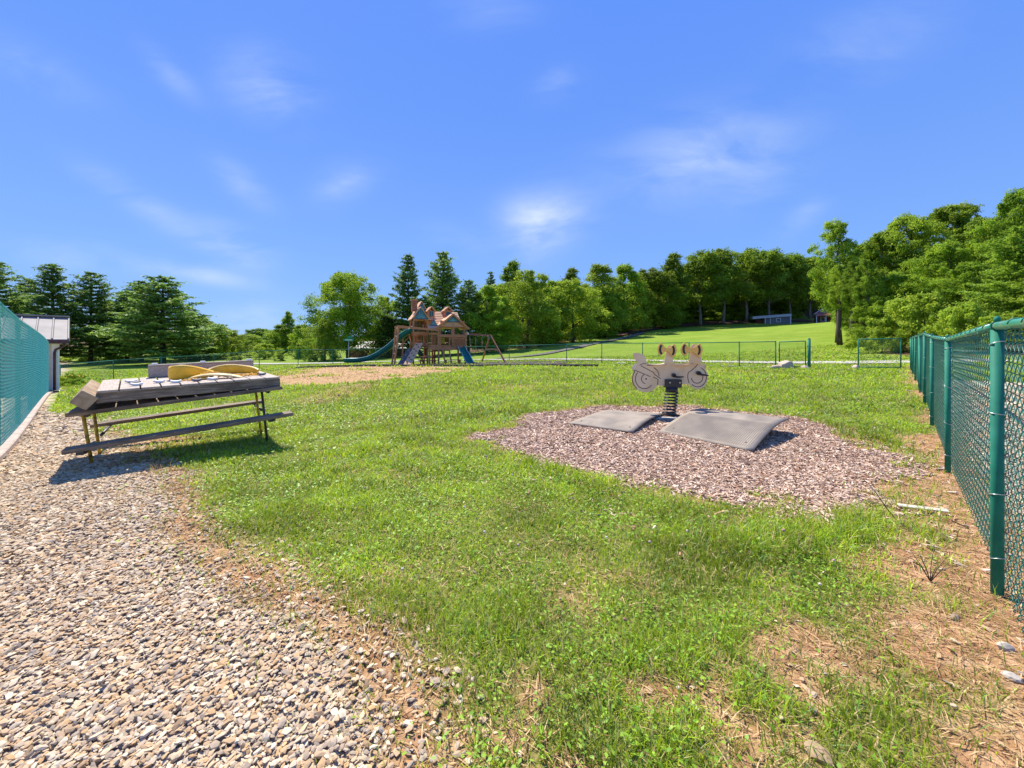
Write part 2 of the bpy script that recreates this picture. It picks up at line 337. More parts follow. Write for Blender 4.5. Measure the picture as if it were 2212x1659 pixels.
M['netgrey'] = mat('grey_climbing_wall', (.10, .10, .11), (.17, .165, .17), .8, 12)

def ground_material():
    m = bpy.data.materials.new('ground'); m.use_nodes = True; nt = m.node_tree; N, L = nt.nodes, nt.links; b = N['Principled BSDF']
    b.inputs['Roughness'].default_value = .95; b.inputs['Specular IOR Level'].default_value = .1
    tc = N.new('ShaderNodeTexCoord')
    def noise(s, d=5, rgh=.55):
        n = N.new('ShaderNodeTexNoise'); n.inputs['Scale'].default_value = s; n.inputs['Detail'].default_value = d; n.inputs['Roughness'].default_value = rgh
        L.new(tc.outputs['Object'], n.inputs['Vector']); return n.outputs[0]
    def ramp(f, stops):
        r = N.new('ShaderNodeValToRGB'); L.new(f, r.inputs[0]); e = r.color_ramp.elements; e[0].position = stops[0][0]; e[0].color = (*stops[0][1], 1); e[1].position = stops[-1][0]; e[1].color = (*stops[-1][1], 1)
        for p, c in stops[1:-1]: k = e.new(p); k.color = (*c, 1)
        return r.outputs[0]
    def mix(f, a, c, mode='MIX'):
        x = N.new('ShaderNodeMix'); x.data_type = 'RGBA'; x.blend_type = mode
        if isinstance(f, float): x.inputs[0].default_value = f
        else: L.new(f, x.inputs[0])
        L.new(a, x.inputs[6]); L.new(c, x.inputs[7]) if not isinstance(c, tuple) else setattr(x.inputs[7], 'default_value', (*c, 1)); return x.outputs[2]
    def mth(op, a, c, cl=False):
        x = N.new('ShaderNodeMath'); x.operation = op; x.use_clamp = cl
        for i, q in enumerate((a, c)):
            if isinstance(q, (int, float)): x.inputs[i].default_value = q
            else: L.new(q, x.inputs[i])
        return x.outputs[0]
    fine = noise(30, 6, .7); mid = noise(3.2, 5); big = noise(.22, 4); big2 = noise(.07, 3)
    lawn = ramp(fine, [(.3, (.07, .10, .010)), (.5, (.16, .26, .020)), (.72, (.28, .40, .04))])
    lawn2 = ramp(mid, [(.3, (.10, .165, .014)), (.6, (.20, .29, .030)), (.8, (.28, .32, .05))])
    lawn = mix(.5, lawn, lawn2)
    lawn = mix(ramp(noise(1.1, 6, .65), [(.42, (0, 0, 0)), (.7, (.7, .7, .7))]), lawn, (.12, .20, .018))
    lawn = mix(ramp(noise(.55, 7, .7), [(.5, (0, 0, 0)), (.72, (.45, .45, .45))]), lawn, (.36, .38, .08))
    lawn = mix(ramp(big, [(.45, (0, 0, 0)), (.75, (.5, .5, .5))]), lawn, (.32, .37, .06))
    lawn = mix(ramp(big2, [(.4, (0, 0, 0)), (.65, (.3, .3, .3))]), lawn, (.14, .27, .02))
    soil = ramp(noise(9, 6, .65), [(.3, (.25, .12, .055)), (.5, (.44, .245, .125)), (.7, (.58, .39, .23))])
    under = ramp(noise(40, 5), [(.3, (.08, .10, .02)), (.55, (.17, .21, .045)), (.75, (.32, .30, .11))])
    at1 = N.new('ShaderNodeAttribute'); at1.attribute_name = 'col'; sp = N.new('ShaderNodeSeparateColor'); L.new(at1.outputs[0], sp.inputs[0])
    at2 = N.new('ShaderNodeAttribute'); at2.attribute_name = 'col2'; s2 = N.new('ShaderNodeSeparateColor'); L.new(at2.outputs[0], s2.inputs[0])
    def edge(ch, w=.12, n=.35): return mth('MULTIPLY', mth('ADD', mth('SUBTRACT', ch, .5), mth('MULTIPLY', mth('SUBTRACT', noise(7, 5), .5), n)), 1/w, True)
    near = s2.outputs[0]
    c = mix(near, lawn, under)
    c = mix(mth('MULTIPLY', sp.outputs[2], 1.0, True), c, soil)
    straw = ramp(noise(14, 7, .75), [(.3, (.24, .14, .065)), (.5, (.44, .285, .14)), (.7, (.60, .43, .23))])
    c = mix(edge(s2.outputs[1]), c, straw)
    grav = ramp(noise(26, 5, .7), [(.3, (.30, .23, .16)), (.5, (.50, .41, .30)), (.7, (.66, .57, .44))])
    c = mix(edge(sp.outputs[0]), c, grav)
    mul = ramp(noise(24, 6, .7), [(.3, (.16, .09, .06)), (.5, (.36, .24, .18)), (.7, (.55, .42, .35))])
    c = mix(edge(sp.outputs[1]), c, mul)
    c = mix(edge(s2.outputs[2], .2, .5), c, ramp(noise(2, 6), [(.3, (.07, .045, .025)), (.7, (.15, .10, .05))]))
    L.new(c, b.inputs['Base Color'])
    bp = N.new('ShaderNodeBump'); bp.inputs['Strength'].default_value = .8; bp.inputs['Distance'].default_value = .06; L.new(noise(11, 7, .7), bp.inputs['Height']); L.new(bp.outputs[0], b.inputs['Normal'])
    return m
M['ground'] = ground_material()
# ------------------------------------------------------------------ ground sheet
FOREST = [(-7,60),(-1,59),(4,61),(12,71),(22,84),(38,98),(60,108),(84,112),(84,98),(63,73),(37,43),(33.5,39),(31,33),(23.5,25),(22.5,21),(26,16),(60,14),(600,20),(600,600),(-600,600),(-600,120),(-60,110),(-20,100)]
ROAD = [(22,17.5),(17.6,19.6),(14.5,22.0),(10.5,26.0),(6.5,29.8),(2.0,33.6),(-3,36.6),(-10,38.0),(-20,40),(-34,47)]
def build_ground():
    n = 460; s = np.linspace(-1, 1, n)
    gx = 640*np.sinh(6.4*s)/np.sinh(6.4); gy = 3+640*np.sinh(6.4*s)/np.sinh(6.4)
    X, Y = np.meshgrid(gx, gy); Z = ground(X, Y)
    g, m, mo, dry = masks(X, Y); r = np.hypot(X, Y)
    V = np.stack([X.ravel(), Y.ravel(), Z.ravel()], 1)
    i = np.arange(n*n).reshape(n, n); Q = np.stack([i[:-1, :-1].ravel(), i[:-1, 1:].ravel(), i[1:, 1:].ravel(), i[1:, :-1].ravel()], 1)
    c = np.stack([np.clip(.5+g*2.2, 0, 1), np.clip(.5+m*2.2, 0, 1), np.clip(dry, 0, 1)], 2).reshape(-1, 3)
    fo = np.clip(.5-sdf(FOREST, X, Y)/3, 0, 1)
    c2 = np.stack([np.clip(1-(r-9)/9, 0, 1), np.clip(.5+mo*.8, 0, 1), fo], 2).reshape(-1, 3)
    o = np_mesh('ground', V, [Q], M['ground'], smooth=True, col={'col': c, 'col2': c2}); tag(o, kind='structure')
build_ground()
def ribbon_path(name, pts, w, mt, lift=.03, step=.6):
    P = [np.array(p, float) for p in pts]; S = []
    for a, b in zip(P, P[1:]):
        k = max(1, int(np.linalg.norm(b-a)/step)); S += [a+(b-a)*i/k for i in range(k)]
    S.append(P[-1]); S = np.array(S)
    for _ in range(6): S[1:-1] = (S[:-2]+S[1:-1]*2+S[2:])/4
    T = np.gradient(S, axis=0); T /= np.linalg.norm(T, axis=1)[:, None]; Nn = np.stack([-T[:, 1], T[:, 0]], 1)
    K = np.linspace(-.5, .5, 7); ww = w*(1+.1*(vnoise(S[:, 0], S[:, 1], 2, 8)-.5))
    G = S[:, None]+Nn[:, None]*(K[None, :, None]*ww[:, None, None]); Z = ground(G[..., 0], G[..., 1])+lift
    V = np.concatenate([G, Z[..., None]], 2).reshape(-1, 3); n = len(K); i = np.arange(len(S)*n).reshape(len(S), n)
    o = np_mesh(name, V, [np.stack([i[:-1, :-1].ravel(), i[:-1, 1:].ravel(), i[1:, 1:].ravel(), i[1:, :-1].ravel()], 1)], mt, smooth=True)
    return tag(o, kind='structure')
ribbon_path('gravel_road', ROAD, 2.5, M['road'], .05)
ribbon_path('uphill_path', [(-2,38.5),(3.5,45),(9.5,54),(15.5,63),(20,70),(27,80)], 1.5, M['asphalt'], .10)
ribbon_path('mulch_bank', [(19,76),(26,83),(38,93.5),(52,99.5),(66,102.5),(80,104)], 5.0, M['bank'], .25)
# black rubber mulch strip and play surface beside the playset
ribbon_path('play_surface', [(-11,25.2),(-6,25.6),(0,26.0),(3.4,24.2)], 5.0, M['black_mulch'], .05)
ribbon_path('play_surface', [(-.5,23.0),(2.0,22.8),(4.4,21.6)], 1.6, M['black_mulch'], .04)

# ------------------------------------------------------------------ loose ground cover
def sample(y0, y1, dens, spread=1.42, extra=.7):
    w = spread*y1+extra; n = int(2*w*(y1-y0)*dens)
    x = rng.uniform(-w, w, n); y = rng.uniform(y0, y1, n); k = np.abs(x) < spread*y+extra
    return x[k], y[k]
def blades(name, bands, prob, colf, mt, label, cat, hscale=None, flat=False):
    VV, CC = [], []
    for (y0, y1, dens, h, w) in bands:
        x, y = sample(y0, y1, dens); p = prob(x, y); k = rng.random(len(x)) < p; x, y = x[k], y[k]; n = len(x)
        if not n: continue
        z = ground(x, y)-.004
        hh = h*rng.uniform(.4, 1.35, n)*(hscale(x, y) if hscale else 1); ww = w*rng.uniform(.6, 1.3, n)
        a = rng.uniform(0, 2*np.pi, n); f = rng.uniform(0, 2*np.pi, n); b = hh*rng.uniform(.25, 1.15, n)
        if flat: up = rng.uniform(.0, .16, n)*hh; b = hh; 
        else: up = np.sqrt(np.maximum(hh**2*1.15-b**2*.8, (hh*.25)**2))
        dx, dy = np.cos(a), np.sin(a); sx, sy = (np.cos(f), np.sin(f)) if not flat else (-dy, dx)
        P = np.stack([x, y, z+(.012*rng.random(n) if flat else 0)], 1); S = np.stack([sx*ww, sy*ww, np.zeros(n)], 1)*.5
        Md = P+np.stack([dx*b*.32, dy*b*.32, up*(.62 if not flat else .8)], 1); T = P+np.stack([dx*b, dy*b, up], 1)
        V = np.stack([P-S, P+S, Md-S*.85, Md+S*.85, T], 1); c = colf(x, y, n)
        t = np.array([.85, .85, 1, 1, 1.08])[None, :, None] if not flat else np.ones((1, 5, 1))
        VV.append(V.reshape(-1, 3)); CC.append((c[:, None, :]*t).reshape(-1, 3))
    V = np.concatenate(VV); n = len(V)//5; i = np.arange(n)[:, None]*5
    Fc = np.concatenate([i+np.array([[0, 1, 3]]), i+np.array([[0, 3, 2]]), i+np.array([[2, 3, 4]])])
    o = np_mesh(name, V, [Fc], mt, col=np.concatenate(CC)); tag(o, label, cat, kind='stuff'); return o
def lerpc(t, a, b): return np.asarray(a)[None]*(1-t[:, None])+np.asarray(b)[None]*t[:, None]
def grass_prob(x, y):
    g, m, mo, dry = masks(x, y)
    p = np.clip(.5-g*5, 0, 1)*np.clip(.5-m*6, 0, 1)*np.clip(.5-mo*1.2, 0, 1)*(1-.93*dry)
    p = np.where(np.abs(g) < .3, np.maximum(p, .02), p); p = p*np.clip(.30+.75*vnoise(x, y, .35, 61)+.75*vnoise(x, y, .11, 62), .15, 1)
    p = np.where(mo > 0, np.clip((vnoise(x, y, 1.1, 66)-.70)*5, 0, .8), p); p = np.maximum(p, np.where((dry > .5) & (m < -.1) & (g < -.15) & (d_right(x, y) < .2), .28*(vnoise(x, y, .3, 67) > .62)*(d_right(x, y) < -.3), 0))
    p *= (sdf(FOREST, x, y) > 0)
    return np.where((d_left(x, y) > -.18), 0, p)
def grass_col(x, y, n):
    t = rng.random(n); c = lerpc(t, (.145, .275, .012), (.43, .565, .028))
    c = c*(.36+.50*vnoise(x, y, 1.1, 71)+.80*vnoise(x, y, .2, 72))[:, None]
    near = np.clip(1-y/7, 0, 1); c = lerpc(near*.0, (1, 1, 1), (1, 1, 1))*c
    k = rng.random(n); c[k < .13] = lerpc(rng.random((k < .13).sum()), (.40, .33, .12), (.60, .50, .26))
    k2 = k > .93; c[k2] = lerpc(rng.random(k2.sum()), (.16, .34, .08), (.28, .46, .16))
    return c
def g_h(x, y):
    t = .55+1.0*vnoise(x, y, .28, 81)**2+.5*vnoise(x, y, 1.2, 82)
    m = -sdf(MULCH, x, y); t = t+1.3*np.clip(vnoise(x, y, .55, 84)-.72, 0, 1)*3*(y < 6); t = t+np.clip(1-np.abs(m+.22)/.22, 0, 1)*1.3*(vnoise(x, y, .5, 83) > .42)*(y < 4.8)
    return t
blades('grass', [(.65, 1.8, 14500, .042, .0031), (1.8, 3.2, 9500, .045, .0044), (3.2, 6, 4200, .048, .0078), (6, 11, 1000, .06, .015), (11, 20, 300, .07, .03), (20, 36, 60, .08, .06)],
       grass_prob, grass_col, M['grass'], 'short green lawn grass with thin patches', 'grass', g_h)
def straw_prob(x, y):
    g, m, mo, dry = masks(x, y)
    p = np.clip(.20+dry*.9, 0, 1)*np.clip(.5-g*3, .03, 1)*np.clip(.5-m*4, .02, 1)
    return np.where(mo > 0, .8, p)*(sdf(FOREST, x, y) > 0)*(d_left(x, y) < -.18)
def straw_col(x, y, n):
    c = lerpc(rng.random(n), (.30, .18, .07), (.68, .50, .28)); k = rng.random(n) < .3; c[k] = lerpc(rng.random(k.sum()), (.16, .09, .045), (.3, .18, .09)); return c
blades('dry_straw', [(.65, 1.8, 4200, .075, .0032), (1.8, 3.4, 2600, .08, .004), (3.4, 7, 900, .10, .006), (7, 13, 260, .12, .012), (13, 21, 120, .16, .03)],
       straw_prob, straw_col, M['straw'], 'dead tan straw lying on bare soil along the right fence', 'straw', flat=True)
# upright dry stubble where the gravel meets the lawn
def stub_prob(x, y):
    g, m, mo, dry = masks(x, y); gg = -(sdf(GRAVEL, x, y))
    a = np.clip(1-np.abs(gg+.02)/.16, 0, 1)*(y > 1.7)*(y < 4.6)*(vnoise(x, y, .22, 90) > .38)
    b = np.clip(1-np.abs(m+.02)/.12, 0, 1)*(y > 5.3)*(vnoise(x, y, .35, 91) > .5)
    return np.clip(a+b, 0, 1)
blades('dry_stubble', [(1.6, 3.2, 1500, .085, .003), (3.2, 8, 900, .08, .005)], stub_prob, lambda x, y, n: lerpc(rng.random(n), (.34, .19, .07), (.62, .42, .20)), M['straw'], 'stiff orange-tan dead grass stems at the gravel edge', 'dry grass')
# low broad leaves (clover and plantain) in the lawn
def leaves_low():
    VV, CC = [], []
    for (y0, y1, dens, s) in ((.7, 2, 3200, .010), (2, 4, 1500, .014), (4, 9, 420, .026)):
        x, y = sample(y0, y1, dens); p = grass_prob(x, y)*np.clip((vnoise(x, y, .5, 101)-.25)*2.0, .05, 1); k = rng.random(len(x)) < p; x, y = x[k], y[k]; n = len(x)
        P = np.stack([x, y, ground(x, y)+rng.uniform(.006, .045, n)], 1); a = rng.uniform(0, 2*np.pi, n); ss = s*rng.uniform(.6, 1.3, n)
        d = np.stack([np.cos(a), np.sin(a), rng.uniform(-.4, .6, n)], 1)*ss[:, None]; e = np.stack([-np.sin(a), np.cos(a), rng.uniform(-.3, .3, n)], 1)*ss[:, None]*.45
        VV.append(np.stack([P-d*.6, P+e, P+d, P-e], 1).reshape(-1, 3)); c = lerpc(rng.random(n), (.13, .29, .02), (.34, .55, .05)); CC.append(np.repeat(c, 4, 0))
    V = np.concatenate(VV); i = np.arange(len(V)//4)[:, None]*4+np.arange(4)[None]
    tag(np_mesh('clover_leaves', V, [i], M['grass'], col=np.concatenate(CC)), 'small round clover leaves among the lawn grass', 'clover', kind='stuff')
leaves_low()
def ico():
    bm = bmesh.new(); bmesh.ops.create_icosphere(bm, subdivisions=1, radius=1); v = np.array([p.co[:] for p in bm.verts]); f = np.array([[q.index for q in a.verts] for a in bm.faces]); bm.free(); return v, f
IV, IF = ico()
def rotz_tilt(n, tilt):
    a = rng.uniform(0, 2*np.pi, n); t = rng.normal(0, tilt, n); u = rng.normal(0, tilt, n)
    ca, sa, ct, st, cu, su = np.cos(a), np.sin(a), np.cos(t), np.sin(t), np.cos(u), np.sin(u); z, o = np.zeros(n), np.ones(n)
    Rz = np.stack([ca, -sa, z, sa, ca, z, z, z, o], 1).reshape(n, 3, 3); Rx = np.stack([o, z, z, z, ct, -st, z, st, ct], 1).reshape(n, 3, 3); Ry = np.stack([cu, z, su, z, o, z, -su, z, cu], 1).reshape(n, 3, 3)
    return Rz@Rx@Ry
def stones(name, bands, prob, mt, pal, label, cat, lift=.012):
    VV, CC = [], []
    for (y0, y1, dens, s) in bands:
        x, y = sample(y0, y1, dens); k = rng.random(len(x)) < prob(x, y); x, y = x[k], y[k]; n = len(x)
        sc = s*np.exp(np.clip(rng.normal(0, .34, n), -.8, .62)); S = np.stack([sc*rng.uniform(1, 1.3, n), sc*rng.uniform(.55, .9, n), sc*rng.uniform(.22, .45, n)], 1)
        base = IV[None]*(1+rng.uniform(-.28, .28, (n, len(IV), 1))); base = np.clip(base, -.82, .82)
        V = np.einsum('nij,nkj->nki', rotz_tilt(n, .28), base*S[:, None]); V += np.stack([x, y, ground(x, y)+rng.uniform(0, lift, n)], 1)[:, None]
        VV.append(V.reshape(-1, 3)); p = np.array(pal)[rng.integers(0, len(pal), n)]*rng.uniform(.78, 1.08, (n, 1))*np.array([.97, .93, .86]); CC.append(np.repeat(p, len(IV), 0))
    V = np.concatenate(VV); n = len(V)//len(IV); Fc = (np.arange(n)[:, None, None]*len(IV)+IF[None]).reshape(-1, 3)
    tag(np_mesh(name, V, [Fc], mt, col=np.concatenate(CC)), label, cat, kind='stuff')
def grav_prob(x, y):
    g, m, mo, dry = masks(x, y); p = np.clip(.5+g*3.5, 0, 1)**1.5; p = np.maximum(p, .26*np.clip(1+g/.38, 0, 1)); p = np.maximum(p, .012*dry)
    dr = d_right(x, y); p = np.where(dr > .2, np.where((dr < 2.4) & (y < 9), .35, 0), p)
    return np.where((d_left(x, y) > -.0), 0, p)
GPAL = [(.52, .39, .26), (.58, .47, .33), (.44, .31, .19), (.48, .41, .33), (.66, .57, .44), (.53, .36, .20), (.44, .36, .28), (.50, .37, .24), (.66, .57, .44), (.36, .30, .24)]
stones('gravel', [(.65, 2.0, 10500, .0095), (2.0, 3.6, 6600, .0112), (3.6, 6, 2300, .0185), (6, 10, 650, .034)], grav_prob, M['stone'], GPAL, 'loose pale tan gravel beside the left fence', 'gravel')
def chips():
    VV, CC = [], []; bx = np.array([[x, y, z] for z in (-1, 1) for x, y in ((-1,-1),(1,-1),(1,1),(-1,1))], float)*.5
    q = np.array([(0,3,2,1),(4,5,6,7),(0,1,5,4),(1,2,6,5),(2,3,7,6),(3,0,4,7)])
    for (y0, y1, dens, s) in ((2.4, 4.2, 6800, .026), (4.2, 7.8, 3800, .032), (1.6, 6.5, 200, .04)):
        x, y = sample(y0, y1, dens); g, m, mo, dry = masks(x, y); dr = d_right(x, y)
        p = np.clip(.5+m*7, 0, 1) if dens > 500 else np.clip(1+m/1.1, 0, 1)*(dr < 0)*(x > 0)
        k = (rng.random(len(x)) < p) & (dr < .1); x, y = x[k], y[k]; n = len(x)
        L = s*np.exp(np.clip(rng.normal(0, .45, n), -1, .75)); S = np.stack([L, L*rng.uniform(.14, .36, n), rng.uniform(.002, .007, n)], 1)
        b = bx[None]*np.where(bx[None, :, :1] > 0, np.array([1, .55, .8]), 1); b = np.broadcast_to(b, (n, 8, 3))
        V = np.einsum('nij,nkj->nki', rotz_tilt(n, .22), b*S[:, None])+np.stack([x, y, ground(x, y)+rng.uniform(.002, .018, n)], 1)[:, None]
        VV.append(V.reshape(-1, 3)); pal = np.array([(.60, .42, .32), (.70, .54, .43), (.50, .33, .23), (.36, .21, .14), (.76, .62, .51), (.56, .41, .32), (.20, .12, .08), (.64, .49, .39)])
        CC.append(np.repeat(pal[rng.integers(0, len(pal), n)]*rng.uniform(.70, 1.12, (n, 1))*np.array([1.0, .99, .94]), 8, 0))
    V = np.concatenate(VV); n = len(V)//8
    tag(np_mesh('wood_chips', V, [(np.arange(n)[:, None, None]*8+q[None]).reshape(-1, 4)], M['chip'], col=np.concatenate(CC)), 'pinkish brown wood chip mulch around the spring rider', 'wood chips', kind='stuff')
chips()
def flowers():
    x, y = sample(1.2, 9, 3.5); g = grass_prob(x, y)*np.clip((vnoise(x, y, 1.5, 111)-.3)*2.2, .03, 1); k = rng.random(len(x)) < g; x, y = x[k], y[k]; n = len(x)
    r = rng.uniform(.006, .011, n); V = IV[None]*r[:, None, None]+np.stack([x, y, ground(x, y)+rng.uniform(.045, .08, n)], 1)[:, None]
    c = np.array([(.62, .55, .50), (.40, .20, .28), (.50, .34, .34), (.30, .16, .12)])[rng.integers(0, 4, n)]
    tag(np_mesh('clover_flowers', V.reshape(-1, 3), [(np.arange(n)[:, None, None]*12+IF[None]).reshape(-1, 3)], M['chip'], col=np.repeat(c, 12, 0)), 'tiny white and pink clover flower heads in the lawn', 'flowers', kind='stuff')
flowers()

# ------------------------------------------------------------------ chain-link fences
def tubes_np(P, r, n=4):
    """P (m, k, 3) polylines -> vertices, quads"""
    m, k, _ = P.shape; T = np.gradient(P, axis=1); T /= np.linalg.norm(T, axis=2, keepdims=True)
    up = np.array([.31, .95, .02]); A = np.cross(T, up); A /= np.maximum(np.linalg.norm(A, axis=2, keepdims=True), 1e-6); B = np.cross(T, A)
    ang = 2*np.pi*(np.arange(n)+.5)/n
    V = P[:, :, None]+(A[:, :, None]*np.cos(ang)[None, None, :, None]+B[:, :, None]*np.sin(ang)[None, None, :, None])*r
    i = np.arange(m*k*n).reshape(m, k, n); a = i[:, :-1]; b = i[:, 1:]
    return V.reshape(-1, 3), np.stack([a, np.roll(a, -1, 2), np.roll(b, -1, 2), b], 3).reshape(-1, 4)
def chain_mesh(parent, A, B, zA, zB, hA, hB, mt, r=.002, w=.071, sides=4, sub=False):
    """woven diamond mesh from ground point A to B (2D), bottom heights zA zB, mesh heights hA hB"""
    A, B = np.array(A, float), np.array(B, float); Lg = np.linalg.norm(B-A); d = (B-A)/Lg; nrm = np.array([-d[1], d[0]])
    hw = w/2; nw = int(Lg/hw); nj = int(max(hA, hB)/hw)
    k = np.arange(nw)[:, None]; j = np.arange(nj+1)[None, :]; ph = (j+k) % 2
    s = (k+ph)*hw; s = np.minimum(s, Lg); t = s/Lg; f = j/nj; zz = zA+(zB-zA)*t+f*(hA+(hB-hA)*t)
    if sides > 3:                                   # flattened spiral: one leg in front, the next behind, a short twist between
        dl = w*.055; sg = np.where(ph == 1, 1.0, -1.0)*.0058
        s = np.repeat(s, 2, 1); t = np.repeat(t, 2, 1); zz = np.repeat(zz, 2, 1); zz[:, 0::2] -= dl; zz[:, 1::2] += dl
        o = np.repeat(sg, 2, 1); o[:, 0::2] *= -1
    else: o = np.where(ph == 1, .0028, -.0028)
    XY = A[None, None]+d*s[..., None]+nrm*o[..., None]
    V, Q = tubes_np(np.concatenate([XY, zz[..., None]], 2), r, sides)
    off = OFF.get(parent.name, Vector((0, 0, 0))); V -= np.array(off)
    o = np_mesh('chain_link', V, [Q], mt, parent, smooth=True); OFF[o.name] = off
    return o
def fence(name, label, pts, H, posts_r=.03, rail_r=.021, mt='green', wire='wire', ties=True, w=.082, wr=.0019, sides=4, thick=()):
    """pts: list of (x, y, zbottom); one thing > post, rail, chain_link, cap, tie"""
    f = thing('chain_link_fence', label, 'fence', (pts[0][0], pts[0][1], pts[0][2]), world=True)
    for i, p in enumerate(pts):
        r = posts_r*(1.45 if i in thick else 1)
        po = MB().tube([(p[0], p[1], p[2]-.15), (p[0], p[1], p[2]+H-(rail_r if i not in thick else -.06))], r, 14 if p[1] < 12 else 8).build('post', M[mt], f)
        q = pts[min(i+1, len(pts)-1)]; q0 = pts[i if i+1 < len(pts) else i-1]; d = (Vector(q)-Vector(q0)).normalized(); c = Vector((p[0], p[1], p[2]+H))
        if i in thick: MB().tube([(p[0], p[1], p[2]+H+.05), (p[0], p[1], p[2]+H+.09), (p[0], p[1], p[2]+H+.12)], [r*1.12, r*1.12, r*.3], 10).build('cap', M[mt], po)
        else: MB().tube([c-d*.02, c+d*.02], rail_r+.0045, 12).build('loop_cap', M[mt], po); MB().tube([c+Vector((0, 0, rail_r)), c+Vector((0, 0, rail_r+.018)), c+Vector((0, 0, rail_r+.026))], [.010, .011, .004], 8).build('finial', M[mt], po)
    off = {0: 0}
    for i, (a, b) in enumerate(zip(pts, pts[1:])):
        d = np.array(b[:2])-np.array(a[:2]); d /= np.linalg.norm(d); n = np.array([d[1], -d[0]])
        rl = MB()
        rl.tube([(a[0], a[1], a[2]+H), (b[0], b[1], b[2]+H)], rail_r, 12 if a[1] < 12 else 6).build('rail', M['rail' if a[1] < 12 and mt == 'green' else mt], f)
        e = (posts_r+.006)*1.0
        chain_mesh(f, (a[0]+n[0]*e, a[1]+n[1]*e), (b[0]+n[0]*e, b[1]+n[1]*e), a[2]+.03, b[2]+.03, H-.02, H-.02, M[wire], wr, w, sides)
        if ties and a[1] < 12:
            L = np.linalg.norm(np.array(b)-np.array(a))
            for k in range(1, int(L/.24)):
                q = np.array(a)+(np.array(b)-np.array(a))*k*.24/L; c = Vector((q[0], q[1], q[2]+H)); dd = Vector((*d, 0)); nn = Vector((*n, 0)); sl = rng.uniform(-.35, .35)
                MB().tube([c+dd*(sl*.03*math.sin(x))+(nn*math.cos(x)+Vector((0, 0, 1))*math.sin(x))*(rail_r+.003) for x in np.linspace(-2.4, 3.2, 12)], .0022, 5).build('rail_tie', M['wire'], f)
            for hh in (.12, .38, .66, .93):
                z = a[2]+H*hh+.02*rng.uniform(-1, 1); sl = rng.uniform(-.015, .015)
                MB().tube([(a[0]+math.cos(x)*(posts_r+.003), a[1]+math.sin(x)*(posts_r+.003), z+sl*math.sin(x)) for x in np.linspace(0, 2*math.pi, 14)], .0019, 5).build('post_tie', M['tie'], f)
    return f
def fpts(line): return [(x, y, gz(x, y)) for x, y in line]
S_R = [-2.6, -.05, 2.45, 4.85, 7.0, 9.5, 12.6, 15.3, 17.6, 18.85]
R_line = [tuple(FRP+FR*s) for s in S_R]
rf = fence('right', 'near green chain-link fence running along the right side beside the bare soil strip', [(x, y, gz(x, y)-(.0)) for x, y in R_line], 1.2, .0205, .0175)
q0, q1 = np.array(R_line[5]), np.array(R_line[4])
MB().tube([(q1[0]*.25+q0[0]*.75, q1[1]*.25+q0[1]*.75, gz(*q0)-.02), (q0[0], q0[1], gz(*q0)+1.12)], .02, 8).build('brace', M['green'], rf)
S_L = [-3.5, -1.2, 1.4, 4.2, 7.0, 9.8, 12.6, 15.4]; nL = np.array([FL[1], -FL[0]])
L_line = [tuple(FLP+FL*s-nL*.13) for s in S_L]
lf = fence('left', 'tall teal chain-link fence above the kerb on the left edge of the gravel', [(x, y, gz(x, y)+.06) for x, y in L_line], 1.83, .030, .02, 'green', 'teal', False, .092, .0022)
# concrete kerb lengths along the foot of the left fence
kb = MB(); n = np.array([FL[1], -FL[0]])
for i in range(24):
    a = FLP+FL*(-4.2+i*.85)-n*(.09); b = FLP+FL*(-4.2+(i+1)*.85-.006)-n*(.09)
    kb.beam((a[0], a[1], gz(*a)+.015), (b[0], b[1], gz(*b)+.015), .16, .13)
tag(kb.build('kerb', M['kerb'], bevel=.012), 'pale concrete kerb at the foot of the teal fence', 'kerb')

def back_pts():
    L = [(130, 21.3, 834.0), (245, 26.0, 812), (348, 29.0, 805), (462, 28.2, 799.5), (560, 27.6, 795.5), (644, 29.2, 790), (719, 30.6, 788), (812, 31.6, 784.5), (905, 31.6, 782.5), (1003, 31.0, 781), (1100, 29.6, 781.5)]
    P = [(at(u, v, Y)[0], Y) for u, Y, v in L]
    return P
BL = back_pts(); BRt = [(3.54, 25.2), (5.45, 23.6), (7.35, 21.9), (9.2, 20.2), (10.9, 18.65), (12.0, 17.7)]
B_all = BL+BRt
def fence_back():
    pts = [(x, y, gz(x, y)) for x, y in B_all]
    return fence('back', 'long green chain-link fence across the back of the play yard behind the playset', pts, 1.2, .024, .019, ties=False, w=.080, wr=.0026, sides=3, thick=(2,))
fence_back()
def gate(label, A, B, H, thickpost=None, lift=.06):
    f = thing('gate', label, 'gate', (A[0], A[1], gz(*A)), world=True)
    za, zb = gz(*A)+lift, gz(*B)+lift
    for a, z in ((A, za), (B, zb)): MB().tube([(a[0], a[1], z), (a[0], a[1], z+H)], .021, 8).build('frame_upright', M['green'], f)
    for dz in (0, H): MB().tube([(A[0], A[1], za+dz), (B[0], B[1], zb+dz)], .021, 8).build('frame_rail', M['green'], f)
    chain_mesh(f, A, B, za+.02, zb+.02, H-.04, H-.04, M['wire'], .0036, .09, 3)
    if thickpost is not None:
        p = thickpost; MB().tube([(p[0], p[1], gz(*p)-.1), (p[0], p[1], gz(*p)+H+.14)], .055, 10).build('gate_post', M['green'], f)
        MB().tube([(p[0], p[1], gz(*p)+H+.12), (p[0], p[1], gz(*p)+H+.19)], [.06, .015], 10).build('post_cap', M['green'], f)
        for hz in (.25, .95): MB().box((p[0]*.97+A[0]*.0+B[0]*.03, p[1]*.97+B[1]*.03, gz(*p)+hz), (.12, .05, .05)).build('hinge', M['green'], f)
    return f
gate('narrow green chain-link gate panel standing closed behind the boulder', (12.1, 17.6), (12.72, 16.85), 1.12, (12.80, 16.75))
